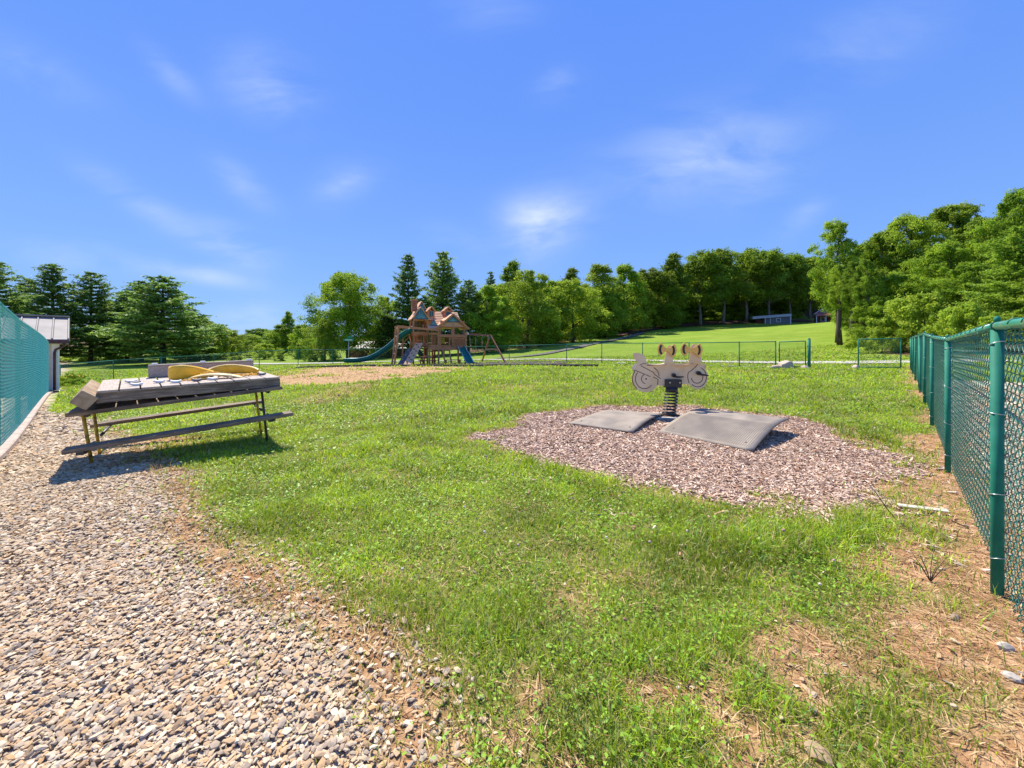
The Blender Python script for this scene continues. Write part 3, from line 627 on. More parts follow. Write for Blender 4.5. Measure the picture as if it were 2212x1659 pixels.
gate('wide green chain-link gate swung open at the far end of the near fence', (14.25, 16.0), (15.35, 15.35), 1.14)
# white stones laid along the foot of the back fence
def edge_stones():
    P = []
    for a, b in zip(B_all[8:], B_all[9:]):
        a, b = np.array(a), np.array(b)
        for t in rng.uniform(0, 1, 16): q = a+(b-a)*t+rng.normal(0, .07, 2); P.append(q)
    P = np.array(P); n = len(P); s = rng.uniform(.03, .09, n)
    V = IV[None]*(1+rng.uniform(-.25, .25, (n, 12, 1)))*np.stack([s, s*.8, s*.55], 1)[:, None]+np.stack([P[:, 0], P[:, 1], ground(P[:, 0], P[:, 1])+.03], 1)[:, None]
    c = np.repeat(lerpc(rng.random(n), (.40, .35, .30), (.68, .63, .57)), 12, 0)
    tag(np_mesh('edging_stones', V.reshape(-1, 3), [(np.arange(n)[:, None, None]*12+IF[None]).reshape(-1, 3)], M['stone'], col=c), 'row of small pale stones along the foot of the back fence', 'stones', kind='stuff')
edge_stones()
def rock(name, label, x, y, s, m='rock', z=0, seed=0, sub=2, cat='rock', group=None):
    bm = bmesh.new(); bmesh.ops.create_icosphere(bm, subdivisions=sub, radius=1); r = np.random.default_rng(seed)
    pl = [(Vector(r.normal(size=3)).normalized(), r.uniform(.6, .9)) for _ in range(9)]
    for v in bm.verts:
        for nn, dd in pl:
            k = v.co.dot(nn)
            if k > dd: v.co -= nn*(k-dd)*.9
        v.co = Vector((v.co.x*s[0], v.co.y*s[1], v.co.z*s[2]))*(1+r.uniform(-.03, .03))
    me = bpy.data.meshes.new(name); bm.to_mesh(me); bm.free(); me.materials.append(M[m])
    o = link(bpy.data.objects.new(name, me)); o.location = (x, y, gz(x, y)+s[2]*.45+z); o.rotation_euler = (0, 0, seed*1.3)
    return tag(o, label, cat, group)
rock('boulder', 'large pale boulder in front of the narrow gate panel', 11.95, 16.95, (.46, .32, .27), seed=3, sub=3)
rock('boulder', 'low flat rock leaning against the foot of the large boulder, on its left', 11.4, 16.8, (.26, .18, .12), seed=5, sub=3)
rock('boulder', 'small brownish rock at the right foot of the large boulder', 12.45, 16.55, (.17, .13, .12), seed=6, sub=3)
rock('boulder', 'lone small white rock at the left foot of the wide open gate', 13.9, 15.7, (.20, .14, .12), seed=8, sub=3)
rock('stone', 'orange-tan flat stone in the grass at the bottom edge, lower right', .84, 1.07, (.042, .03, .014), 'post6', .0, 4, 2, 'stone')
rock('stone', 'white stone by the wire at the right edge, upper of the two white ones', 1.80, 1.42, (.028, .022, .018), 'concrete', .0, 12, 2, 'stone')
rock('stone', 'white stone by the wire at the right edge, lower of the two white ones', 1.66, 1.29, (.025, .019, .015), 'concrete', .0, 14, 2, 'stone')
rock('stone', 'small orange stone on the wood chips near the lawn edge', 1.55, 3.35, (.028, .02, .015), 'post6', .01, 9, 2, 'stone')
# splintered slat and dead twig near the right fence
p = at(2000, 1105, 2.66); MB().beam((2.70, 2.72, gz(2.70, 2.72)+.03), (2.92, 2.60, gz(2.92, 2.60)+.03), .035, .009, roll=.2).build('wood_slat', M['siding'], bevel=.002); o = bpy.data.objects['wood_slat']; tag(o, 'pale splintered slat of wood lying in straw by the right fence', 'wood slat')
tw = thing('dead_twig', 'thin dark bare twig standing up at the edge of the wood chips', 'twig', (2.50, 2.58, gz(2.5, 2.58)), world=True)
b0 = Vector((2.52, 2.56, gz(2.52, 2.56))); MB().tube([b0, b0+Vector((-.05, .02, .08)), b0+Vector((-.09, .03, .15)), b0+Vector((-.14, .04, .22))], [.0035, .003, .0025, .0012], 5).build('stem', M['darksteel'], tw)
MB().tube([b0+Vector((-.05, .02, .08)), b0+Vector((-.02, .03, .12))], [.002, .001], 5).build('side_twig', M['darksteel'], tw)
wd = thing('dead_weed', 'dry brown many-branched weed beside the near fence post', 'weed', (1.98, 1.84, gz(1.98, 1.84)), world=True)
for k in range(9):
    a = k*.7; b0 = Vector((1.98, 1.84, gz(1.98, 1.84))); MB().tube([b0, b0+Vector((math.cos(a)*.03, math.sin(a)*.03, .06)), b0+Vector((math.cos(a)*.08, math.sin(a)*.07, .12+.02*math.sin(k*3)))], [.002, .0016, .0008], 4).build('stem', M['bark'], wd)
# ------------------------------------------------------------------ trees
def tree_parts(Vl, cl, nl, trunk, leafmat, barkmat, name):
    return (Vl, cl, nl, trunk, leafmat, barkmat, name)
PROTO = {}
def rhombs(P, Nn, s, asp, r):
    """leaf rhombi at P with normals Nn"""
    n = len(P); Nn = Nn/np.linalg.norm(Nn, axis=1, keepdims=True); t = r.normal(size=(n, 3)); A = np.cross(Nn, t); A /= np.linalg.norm(A, axis=1, keepdims=True); B = np.cross(Nn, A)
    s = s*r.uniform(.6, 1.35, n); A = A*s[:, None]; B = B*(s*asp)[:, None]
    return np.stack([P-A*.5, P+B*.5, P+A*.5, P-B*.5], 1).reshape(-1, 3)
def bark_tubes(lst):
    m = MB()
    for pts, rr, n in lst: m.tube(pts, rr, n)
    return m
def decid(key, seed, H=10, rx=3.2, z0=2.2, prof='oval', ncl=90, rc=.95, nleaf=230, ls=.17, c0=(.05, .11, .012), c1=(.17, .27, .03), limbs=22, tr=.2, leader=1, bark='bark', gap=0, skirt=0):
    r = np.random.default_rng(seed); C = []
    while len(C) < ncl:
        t = r.random(); z = z0+(H-z0)*t
        if prof == 'oval': w = math.sin(math.pi*min(1, (t*.86+.12)))**.65
        elif prof == 'round': w = math.sqrt(max(0, 1-(2*t-.9)**2/1.25))
        elif prof == 'tall': w = (1-t)**.45*min(1, .45+t*2.2)
        elif prof == 'dome': w = math.sqrt(max(0, 1-t*t))
        elif prof == 'open': w = (.35+.65*math.sin(math.pi*min(1, t*1.02+.02)))*(1 if t < .75 else .8)
        a = r.uniform(0, 2*math.pi); q = r.random()**.42
        lob = 1+.26*math.sin(a*3+seed)+.16*math.sin(a*5+t*9+seed*2)
        x, y = math.cos(a)*q*w*rx*lob, math.sin(a)*q*w*rx*lob
        if gap and vnoise(np.array([x*1.0+50]), np.array([z*1.0+y*.6]), 1.4, seed)[0] < gap: continue
        C.append((x, y, z-rc*.4*t))
    C = np.array(C); rad = rc*r.uniform(.55, 1.2, len(C))*(1-.35*((C[:, 2]-z0)/(H-z0)).clip(0, 1))
    K = r.integers(int(nleaf*.75), int(nleaf*1.6), len(C)); idx = np.repeat(np.arange(len(C)), K); n = len(idx)
    D = r.normal(size=(n, 3)); D /= np.linalg.norm(D, axis=1, keepdims=True); low = (D[:, 2] < -.1) & (r.random(n) < .6); D[low, 2] *= -1
    q = r.uniform(.45, 1.08, n)**.8
    # ragged clump outline: radius varies with direction
    q *= 1+.28*np.sin(D[:, 0]*5+idx)+.22*np.sin(D[:, 1]*6+idx*2)+.15*np.sin(D[:, 2]*8+idx)
    P = C[idx]+D*(rad[idx]*q)[:, None]*np.array([1, 1, .84])
    if skirt: P[:, 2] = np.maximum(P[:, 2], r.uniform(.02, .3, n))
    # a few stray sprays past the outline
    st = r.random(n) < .03; P[st] += D[st]*rad[idx[st]][:, None]*.35
    Nn = D*.7+r.normal(size=(n, 3))*.55+np.array([0, 0, .55])
    V = rhombs(P, Nn, ls, .62, r)
    t = r.random(n)*.5+r.random(len(C))[idx]*.5; c = lerpc(t, c0, c1)*np.array([1.64, 1.64, 1.2]); k = r.random(n) < .035; c[k] *= np.array([1.7, 1.2, 1.0])
    tb = []; top = H*.82*leader
    bend = [(0, 0, -.3)]+[(.12*math.sin(seed+i)*i*.5, .12*math.cos(seed*2+i)*i*.5, top*i/6) for i in range(1, 7)]
    rr = [tr*1.35]+[tr*(1-.13*i) for i in range(1, 7)]; tb.append((bend, rr, 8))
    def on(z):
        f = max(0, min(5.999, z/top*6)); i = int(f); a, b = Vector(bend[i]), Vector(bend[i+1]); return a.lerp(b, f-i)
    for i in r.choice(len(C), min(limbs, len(C)), replace=False):
        e = Vector(C[i]); z = max(z0*.55, min(top*.92, e.z-.5*math.hypot(e.x, e.y)-.2)); s = on(z); m1 = s.lerp(e, .5)+Vector((0, 0, .18)); w = tr*.38*(1-.5*z/top)
        tb.append(([s, m1, e], [w, w*.6, w*.2], 5))
    PROTO[key] = dict(V=V, c=np.repeat(c, 4, 0), tb=tb, H=H, W=rx*2*1.05, leaf='leaf', bark=bark)
def pine(key, seed, H=10, rx=2.6, z0=1.0, lev=26, c0=(.02, .055, .016), c1=(.085, .15, .04), tuft=26, ls=.26, droop=.0, top=.9, asp=.16):
    r = np.random.default_rng(seed); P, Nn, Cc = [], [], []; tb = [([(0, 0, -.2), (.03, 0, H*.5), (0, .04, H*.97)], [.17, .1, .02], 8)]
    a0 = 0
    for i in range(lev):
        t = i/(lev-1); z = z0+(H*.97-z0)*t; L = rx*((1-t)**.75*.95+.10)*min(1, .72+t*1.6)
        nb = int(r.integers(4, 7)) if t < .85 else 4; a0 += 1.1; lv = r.uniform(.75, 1.15)
        for b in range(nb):
            a = a0+b*2*math.pi/nb+r.uniform(-.3, .3); l = L*r.uniform(.55, 1.22)*lv
            if r.random() < .08: continue
            rise = (.08+.40*t)*l-droop*l; d = np.array([math.cos(a), math.sin(a), 0]); s = np.array([-d[1], d[0], 0])
            e = np.array([0, 0, z])+d*l+np.array([0, 0, rise]); tb.append(([(0, 0, z), tuple(np.array([0, 0, z])+d*l*.5+np.array([0, 0, rise*.3])), tuple(e)], [.035*(1-t*.5), .022, .006], 4))
            nt = max(3, int(l*5.5))
            for k in range(nt):
                f = (k+.7)/nt; f = .22+.78*f; c = np.array([0, 0, z])+d*l*f+np.array([0, 0, rise*f*f])
                wid = l*.30*math.sin(math.pi*min(1, f*.85+.12)); n = int(tuft*(.6+.6*r.random()))
                o = s[None]*r.normal(0, wid*.62, n)[:, None]+d[None]*r.normal(0, .16, n)[:, None]; o[:, 2] = np.abs(r.normal(0, .085, n))-np.abs((o*s).sum(1))*.10
                P.append(c[None]+o); Nn.append(r.normal(size=(n, 3))*.5+np.array([0, 0, .8])); Cc.append(np.full(n, r.random()))
    P = np.concatenate(P); Nn = np.concatenate(Nn); t = np.concatenate(Cc)*.5+r.random(len(P))*.5
    V = rhombs(P, Nn, ls, asp*2.2, r)
    PROTO[key] = dict(V=V, c=np.repeat(lerpc(t, c0, c1)*np.array([2.4, 2.35, 1.6]), 4, 0), tb=tb, H=H, W=rx*2, leaf='needle', bark='bark')
G0, G1 = (.055, .115, .010), (.20, .30, .030)
decid('maple', 3, rx=4.4, z0=1.0, prof='round', ncl=250, rc=1.0, nleaf=230, ls=.17, c0=(.06, .12, .010), c1=(.20, .29, .025), gap=.12)
decid('oval', 5, rx=3.1, z0=.4, ncl=130, rc=.95, nleaf=200, ls=.19, c0=G0, c1=G1, gap=.05)
decid('oval2', 8, rx=3.6, z0=.3, ncl=140, rc=1.0, nleaf=200, ls=.19, c0=(.07, .14, .012), c1=(.24, .33, .04), prof='round', gap=.1)
decid('tall', 9, rx=2.5, z0=.8, prof='tall', ncl=120, rc=.8, nleaf=200, ls=.18, c0=(.045, .10, .012), c1=(.16, .25, .03), gap=.1)
decid('forest', 12, rx=2.9, z0=3.2, ncl=115, rc=.95, nleaf=200, ls=.2, c0=(.035, .08, .010), c1=(.14, .215, .022), limbs=30, tr=.16, bark='greybark', gap=.04)
decid('forest2', 14, rx=3.3, z0=3.0, prof='round', ncl=115, rc=.95, nleaf=200, ls=.2, c0=(.045, .095, .010), c1=(.165, .245, .025), limbs=30, tr=.17, bark='greybark', gap=.05)
decid('open', 17, rx=2.3, z0=2.9, prof='open', ncl=150, rc=.60, nleaf=270, ls=.12, c0=(.055, .11, .010), c1=(.20, .285, .03), limbs=45, tr=.18, gap=.24)
decid('near', 21, rx=3.9, z0=.5, prof='round', ncl=190, rc=.85, nleaf=330, ls=.15, c0=(.04, .09, .008), c1=(.20, .31, .03), limbs=30, gap=.2)
decid('near2', 23, rx=3.2, z0=.9, ncl=170, rc=.72, nleaf=290, ls=.15, c0=(.035, .08, .008), c1=(.18, .27, .03), limbs=30, gap=.24)
decid('shrub', 25, H=4, rx=3.4, z0=.2, prof='dome', ncl=95, rc=.62, nleaf=260, ls=.15, c0=(.08, .16, .015), c1=(.28, .38, .05), limbs=14, tr=.08, leader=.6, gap=.15, skirt=1)
decid('bush', 27, H=3, rx=1.8, z0=.15, prof='dome', ncl=55, rc=.5, nleaf=150, ls=.15, c0=(.06, .12, .012), c1=(.22, .32, .04), limbs=10, tr=.07, leader=.6, skirt=1)
pine('pine', 31); pine('pine2', 35, rx=3.1, lev=24, z0=.9, c0=(.03, .07, .018), c1=(.11, .18, .045)); pine('pine3', 39, rx=2.2, z0=2.2, lev=22)
pine('softpine', 41, rx=3.2, lev=30, z0=.3, c0=(.05, .10, .012), c1=(.14, .21, .03), tuft=40, ls=.20, droop=.05)
for k, p in PROTO.items():
    n = len(p['V'])//4; me = np_mesh('crown', p['V'], [np.arange(n*4).reshape(n, 4)], M[p['leaf']], col=p['c']); p['crown'] = me.data; bpy.data.objects.remove(me)
    m = bark_tubes(p['tb']).build('trunk', M[p['bark']], recalc=False); p['trunk'] = m.data; bpy.data.objects.remove(m)
def tree(proto, u, vt, Y, label, wpx=None, name=None, cat='tree', group=None, rz=None, vb=None, dx=0, hmul=1):
    x, _, zt = at(u, vt, Y); x += dx; zb = gz(x, Y) if vb is None else at(u, vb, Y)[2]; p = PROTO[proto]; h = (zt-zb)/p['H']*hmul
    w = (wpx/F*Y)/p['W'] if wpx else h
    t = thing(name or ('pine_tree' if 'pine' in proto else 'shrub' if proto in ('shrub', 'bush') else 'broadleaf_tree'), label, cat, (x, Y, zb-.05), rng.uniform(0, 6.28) if rz is None else rz, group)
    t.scale = (w, w, h)
    for nm in ('trunk', 'crown'): link(bpy.data.objects.new('foliage' if nm == 'crown' and proto in ('shrub', 'bush') else nm, p[nm]), t)
    return t
# left pines
for a in [('pine2', -25, 560, 40, 'pine at the left edge of the photo, above the teal fence', 200), ('pine', 60, 600, 52, 'shorter pine partly hidden behind the metal-roofed building, second from the left', 130),
          ('pine', 113, 568, 46, 'tall dark pine just behind the right end of the metal-roofed building', 150), ('pine2', 196, 586, 50, 'pine with a narrow top rising between the metal-roofed building and the bare-gap sky', 150),
          ('pine2', 275, 628, 54, 'broad lower pine left of the tallest wide pine over the picnic table', 150), ('pine', 305, 605, 58, 'pine with a blunt double top just left of the widest pine over the picnic table', 140),
          ('pine2', 352, 596, 47, 'widest spreading pine, right end of the left pine group', 235), ('pine3', 240, 650, 60, 'dark pine seen in the gap of the left pine group', 130)]:
    tree(a[0], a[1], a[2], a[3], a[4], a[5], group='pines on the left beyond the fence')
tree('oval', 425, 682, 62, 'rounded tree touching the right side of the left pine group', 110)
tree('pine2', 410, 665, 56, 'low pine bough mass right of the widest left pine', 110)
for i, (pr, u, vt, Y, w, l) in enumerate([('bush', 470, 700, 60, 70, 'leafy shrub at the right foot of the left pine group'), ('oval2', 500, 712, 66, 90, 'round dark-centred tree above the deck on the picnic table'),
     ('shrub', 572, 742, 60, 70, 'bright low shrub behind the fence between two round trees'), ('oval', 545, 722, 88, 60, 'small distant tree in the dip of the left horizon'), ('tall', 590, 716, 92, 50, 'thin distant tree right of the dip of the left horizon'),
     ('tall', 623, 672, 80, 42, 'narrow tall tree standing alone above the left horizon'), ('oval', 612, 700, 78, 70, 'bushy tree at the foot of the narrow tall tree'), ('oval', 655, 700, 72, 60, 'dark tree between the narrow tall tree and the big maple'),
     ('bush', 646, 742, 58, 40, 'small dark cone-shaped bush beyond the fence'), ('bush', 606, 764, 52, 26, 'small clipped round bush on the far left lawn'), ('bush', 672, 756, 50, 30, 'small rounded bush left of the yellow-green tree'),
     ('oval', 450, 730, 80, 60, 'tree low on the horizon right of the pines'), ('shrub', 400, 755, 62, 90, 'low wide shrub under the left pine group'), ('shrub', 215, 752, 60, 110, 'bright shrub seen between the trunks of the left pines'), ('shrub', 290, 756, 63, 100, 'shrub seen under the broad left pine'), ('shrub', 150, 755, 58, 90, 'bright shrub right of the metal-roofed building'), ('bush', 512, 768, 50, 46, 'low bush under the round dark-centred tree')]):
    tree(pr, u, vt, Y, l, w, cat='shrub' if pr in ('shrub', 'bush') else 'tree')
tree('maple', 752, 588, 55, 'big spreading maple left of the playset', 165, rz=1.2)
tree('oval2', 702, 690, 50, 'yellow-green small tree under the left side of the big maple', 80)
tree('oval2', 832, 640, 60, 'green tree between the big maple and the tall pines', 80)
for a in [('pine', 882, 548, 58, 'tall dark pine behind the playset, left of the pair', 108), ('pine2', 957, 543, 60, 'tall dark pine behind the playset, right of the pair', 140), ('pine2', 1012, 604, 57, 'lower broad pine right of the pair behind the playset', 120),
          ('pine2', 920, 640, 56, 'low pine filling between the pair behind the playset roof', 130), ('pine3', 838, 668, 57, 'lower pine left of the pair behind the playset slide', 90), ('pine3', 1060, 586, 70, 'narrow pointed pine rising behind the bright trees right of the playset', 56)]:
    tree(a[0], a[1], a[2], a[3], a[4], a[5], group='pines behind the playset')
# the wood along the slope: front row told apart by place, back rows share a label
row = [('oval', 1052, 616, 57, 84), ('tall', 1108, 562, 74, 66), ('oval2', 1140, 583, 60, 104), ('oval', 1192, 606, 66, 66), ('oval2', 1238, 604, 66, 100), ('tall', 1236, 578, 84, 56), ('oval', 1290, 571, 76, 84), ('oval2', 1312, 625, 74, 70), ('oval', 1348, 572, 82, 84),
       ('forest2', 1402, 580, 88, 84), ('tall', 1456, 546, 92, 66), ('oval', 1440, 604, 88, 66), ('forest2', 1512, 545, 95, 104), ('forest', 1562, 538, 98, 96), ('forest2', 1612, 540, 102, 110), ('forest', 1662, 545, 104, 90), ('forest2', 1706, 550, 106, 84), ('forest', 1750, 556, 108, 84), ('oval', 1085, 640, 56, 70), ('oval', 1180, 655, 62, 60), ('oval2', 1385, 620, 86, 50)]
row.sort(key=lambda a: a[1])
ordn = ['first', 'second', 'third', 'fourth', 'fifth', 'sixth', 'seventh', 'eighth', 'ninth', 'tenth', 'eleventh', 'twelfth', 'thirteenth', 'fourteenth', 'fifteenth', 'sixteenth', 'seventeenth', 'eighteenth', 'nineteenth', 'twentieth', 'twenty-first']
desc = {'oval': 'rounded green', 'oval2': 'bright bushy', 'tall': 'narrow taller', 'forest': 'high-crowned bare-trunked', 'forest2': 'broad-crowned grey-trunked'}
for i, (pr, u, vt, Y, w) in enumerate(row):
    tree(pr, u, vt, Y, '%s tree in the front row of the hillside wood, %s from the playset side' % (desc[pr], ordn[i]), w*1.25, group='front row of the hillside wood')
for i in range(34):
    u = 1040+i*22+rng.uniform(-8, 8); Y = float(np.interp(u, [1040, 1200, 1350, 1500, 1750], [68, 78, 94, 108, 120]))+rng.uniform(0, 10)
    vt = float(np.interp(u, [1040, 1110, 1200, 1290, 1400, 1460, 1600, 1760], [628, 600, 612, 600, 598, 575, 562, 572]))+rng.uniform(-4, 22)
    tree(['forest', 'forest2', 'oval'][i % 3], u, vt, Y, 'broadleaf tree mostly hidden in the back rows of the hillside wood', 90, group='back rows of the hillside wood')
for i in range(16):
    u = 1150+i*38+rng.uniform(-9, 9); Y = float(np.interp(u, [1150, 1350, 1500, 1750], [70, 90, 104, 112]))
    if u > 1235: tree('bush', u, 0, Y, 'low undergrowth bush between the trunks of the hillside wood', 60, cat='shrub', group='undergrowth of the hillside wood', vb=None, hmul=rng.uniform(3.0, 4.5)/(at(u, 0, Y)[2]-gz(at(u, 0, Y)[0], Y)))
for i in range(16):
    u = 385+i*22+rng.uniform(-6, 6); Y = rng.uniform(98, 120); tree(['oval', 'oval2', 'forest2'][i % 3], u, 724+rng.uniform(-8, 8)-8*(u > 560), Y, 'distant broadleaf tree in the far tree line on the left horizon', 60, group='far tree line on the left horizon')
for i in range(18):
    u = 1330+i*26+rng.uniform(-6, 6); Y = float(np.interp(u, [1330, 1500, 1800], [104, 118, 128])); x = at(u, 0, Y)[0]
    tree('oval', u, 0, Y, 'leafy young tree mostly hidden behind the trunks of the hilltop wood', 70, group='back rows of the hillside wood', hmul=rng.uniform(7, 9)/(at(u, 0, Y)[2]-gz(x, Y)))
# right-hand group
right = [('open', 1808, 470, 37, 98, 'tall thin open-topped tree right of the grey shed, standing at the lawn edge'), ('near2', 1850, 590, 43, 100, 'leafy lower tree beside the tall thin open-topped tree, on its right'),
 ('open', 1868, 520, 46, 120, 'ragged tree behind and right of the tall thin tree'), ('near2', 1905, 500, 44, 120, 'tree in the first rise of the right-hand wood, left of its first dip'),
 ('near', 1958, 462, 43, 150, 'tree topping the first rise of the right-hand wood'), ('near2', 2040, 446, 46, 140, 'dark tree in the middle of the right-hand wood with a gapped top'), ('open', 2085, 434, 46, 110, 'gap-topped tree just above the middle of the right-hand wood'),
 ('near', 2045, 520, 36, 170, 'bright mid-green tree in the middle of the right-hand wood'), ('near', 1945, 590, 34, 150, 'mid-green tree low in front of the right-hand wood'), ('near2', 2125, 470, 42, 130, 'tree in the dip near the right end of the right-hand wood'),
 ('near', 2210, 408, 40, 150, 'tallest tree at the right edge of the photo'), ('near2', 2275, 400, 44, 150, 'tree just past the right edge behind the soft pine'), ('near', 2105, 565, 32, 140, 'dark-centred tree left of the soft bright pine'),
 ('near', 1895, 640, 31, 95, 'small tree above the wide open gate'), ('near2', 2000, 560, 40, 120, 'tree half hidden behind the bright mid-green tree')]
for pr, u, vt, Y, w, l in right: tree(pr, u, vt, Y, l, w, group='trees of the right-hand wood')
tree('softpine', 2195, 488, 25, 'soft bright green pine at the right edge above the near fence', 190, rz=.4)
tree('softpine', 2300, 520, 22, 'soft bright pine just past the right edge', 200, rz=2)
tree('shrub', 1990, 632, 25, 'large bright broad-leaved shrub above the near fence and open gate', 190, cat='shrub')
tree('shrub', 2085, 655, 22, 'broad-leaved shrub right of the large bright one, above the near fence', 130, cat='shrub')
tree('shrub', 1905, 690, 26, 'low dark shrub directly behind the wide open gate', 110, cat='shrub')
tree('bush', 1878, 728, 31.5, 'weedy bush at the foot of the tall thin tree', 46, cat='shrub')
for i in range(9):
    tree('near2', 1880+i*50, 560-i*6+(i % 3)*20, 52+(i % 2)*5, 'broadleaf tree mostly hidden at the back of the right-hand wood', 150, group='back of the right-hand wood')
for i, (u, Y) in enumerate([(1814, 34.5), (1842, 33.0), (1868, 32.0)]):
    x = at(u, 0, Y)[0]; z = gz(x, Y); t = thing('broadleaf_tree', ['ivy-clad leaning trunk of a tree, left of three at the lawn edge', 'dark straight trunk of a tree, middle of three at the lawn edge', 'slim dark trunk of a tree, right of three at the lawn edge'][i], 'tree', (x, Y, z), world=True)
    MB().tube([(x, Y, z-.2), (x-.1, Y, z+1.5), (x+.1*i, Y, z+4), (x+.2, Y, z+7)], [.24-.04*i, .19-.03*i, .15, .10], 9).build('trunk', M['bark'], t)
    c = link(bpy.data.objects.new('crown', PROTO['near2']['crown']), t); c.location = (0, 0, 2.9); c.scale = (.30, .30, .42)
# flower bed left of the building corner
for i, (u, v, Y, s) in enumerate([(150, 812, 19.5, .75), (172, 806, 20.5, .7), (128, 822, 18.5, .6)]):
    x = at(u, 0, Y)[0]; t = thing('flower_plant', ['leafy plant with orange flowers by the building corner, middle of three', 'leafy plant with orange flowers by the building corner, right of three', 'leafy plant by the building corner, left of three'][i], 'plant', (x, Y, gz(x, Y)), 0)
    t.scale = (s*.35, s*.35, s*.32); link(bpy.data.objects.new('foliage', PROTO['bush']['crown']), t)
    P = np.random.default_rng(i).normal(0, .8, (22, 3)); P[:, 2] = 2.3+P[:, 2]*.3; V = (IV[None]*.13+P[:, None]).reshape(-1, 3)
    np_mesh('blossoms', V, [(np.arange(22)[:, None, None]*12+IF[None]).reshape(-1, 3)], M['yellow'], t)

# ------------------------------------------------------------------ buildings
def bldg_left():
    cx, cy = at(122, 0, 15.4)[0], 15.4; z = gz(cx, cy); t = thing('metal_roofed_building', 'low building with pale metal roof and brown gutter behind the teal fence', 'building', (cx, cy, z), math.atan2(.748, .664))
    e = 1.42-z; zr = e+.98; x0 = -7.5; yr = 2.0
    MB().box((x0/2, 2.0, e/2-.1), (-x0, 4.0, e+.1)).build('wall', M['siding'], t)
    MB().box((-.02, -.03, e/2), (.2, .1, e)).build('corner_post', M['white'], t)
    m = MB(); ye = -.28
    for i in range(19):
        xa = .34-i*.42; m.hexa([(xa-.415, ye, e), (xa, ye, e), (xa, yr, zr), (xa-.415, yr, zr), (xa-.415, ye, e+.04), (xa, ye, e+.04), (xa, yr, zr+.04), (xa-.415, yr, zr+.04)])
        m.hexa([(xa-.06, ye, e+.041), (xa, ye, e+.041), (xa, yr, zr+.041), (xa-.06, yr, zr+.041), (xa-.045, ye, e+.085), (xa-.015, ye, e+.085), (xa-.015, yr, zr+.085), (xa-.045, yr, zr+.085)])
    m.build('roof', M['metalroof'], t)
    m = MB(); m.hexa([(x0, yr+.01, zr), (.34, yr+.01, zr), (.34, 4.3, e), (x0, 4.3, e), (x0, yr+.01, zr+.04), (.34, yr+.01, zr+.04), (.34, 4.3, e+.04), (x0, 4.3, e+.04)]); m.build('roof', M['metalroof'], t)
    MB().box((x0/2+.17, yr, zr+.08), (-x0+.34, .26, .06)).build('ridge_cap', M['metalroof'], t)
    MB().box((x0/2+.17, ye-.06, e-.06), (-x0+.34, .12, .13)).build('gutter', M['trim_brown'], t)
    MB().box((x0/2+.16, ye+.16, e-.14), (-x0+.3, .28, .03)).build('soffit', M['siding'], t)
    MB().tube([(.2, ye-.05, e-.1), (.2, ye, e-.22), (-.02, -.1, e-.36), (-.05, -.13, e-.5), (-.05, -.13, .08)], .04, 8).build('downspout', M['trim_brown'], t)
    bx = MB().box((cx+.35, cy-.35, z+.06), (.6, .45, .09), rz=.8); tag(bx.build('drain_mat', M['black']), 'dark flat splash pad at the building corner', 'splash pad')
bldg_left()
def shed():
    a, b = at(1625, 703, 99), at(1708, 703, 96); L = np.hypot(*(b-a)[:2]); yaw = math.atan2(b[1]-a[1], b[0]-a[0]); z = min(gz(*a[:2]), gz(*b[:2]))-.1
    t = thing('grey_shed', 'long low grey shed with pale roof on the crest of the hill lawn', 'shed', (a[0], a[1], z+.1), yaw); W = 4.5; dz = .0
    h = 1.9
    MB().box((L*.66, W/2, h/2), (L*.68, W, h)).build('wall', M['greysiding'], t)
    MB().hexa([(-.0, -.5, h-.5), (L+.1, -.35, h+.0), (L+.1, W+.3, h+.5), (0, W+.3, h+.1), (0, -.5, h+.12), (L+.1, -.35, h+.62), (L+.1, W+.3, h+.9), (0, W+.3, h+.5)]).build('roof', M['paleroof'], t)
    w = MB().box((L*.69, -.03, 1.0), (.95, .06, .95)).build('window', M['white'], t); MB().box((L*.69, -.075, 1.0), (.7, .03, .7)).build('pane', M['glass'], w); MB().box((L*.69, -.10, 1.0), (.7, .02, .06)).build('glazing_bar', M['white'], w)
    for f in (.345, .48): MB().box((L*f, -.05, .85), (.12, .1, 1.7)).build('post', M['white'], t)
    MB().box((L*.17, -.1, .7), (.1, .1, 1.4)).build('post', M['redbarn'], t); MB().box((L*.22, 1.0, .6), (L*.2, .1, 1.2)).build('back_wall', M['redbarn'], t)
    MB().box((L-.02, -.06, h/2), (.18, .1, h)).build('corner_trim', M['white'], t)
shed()
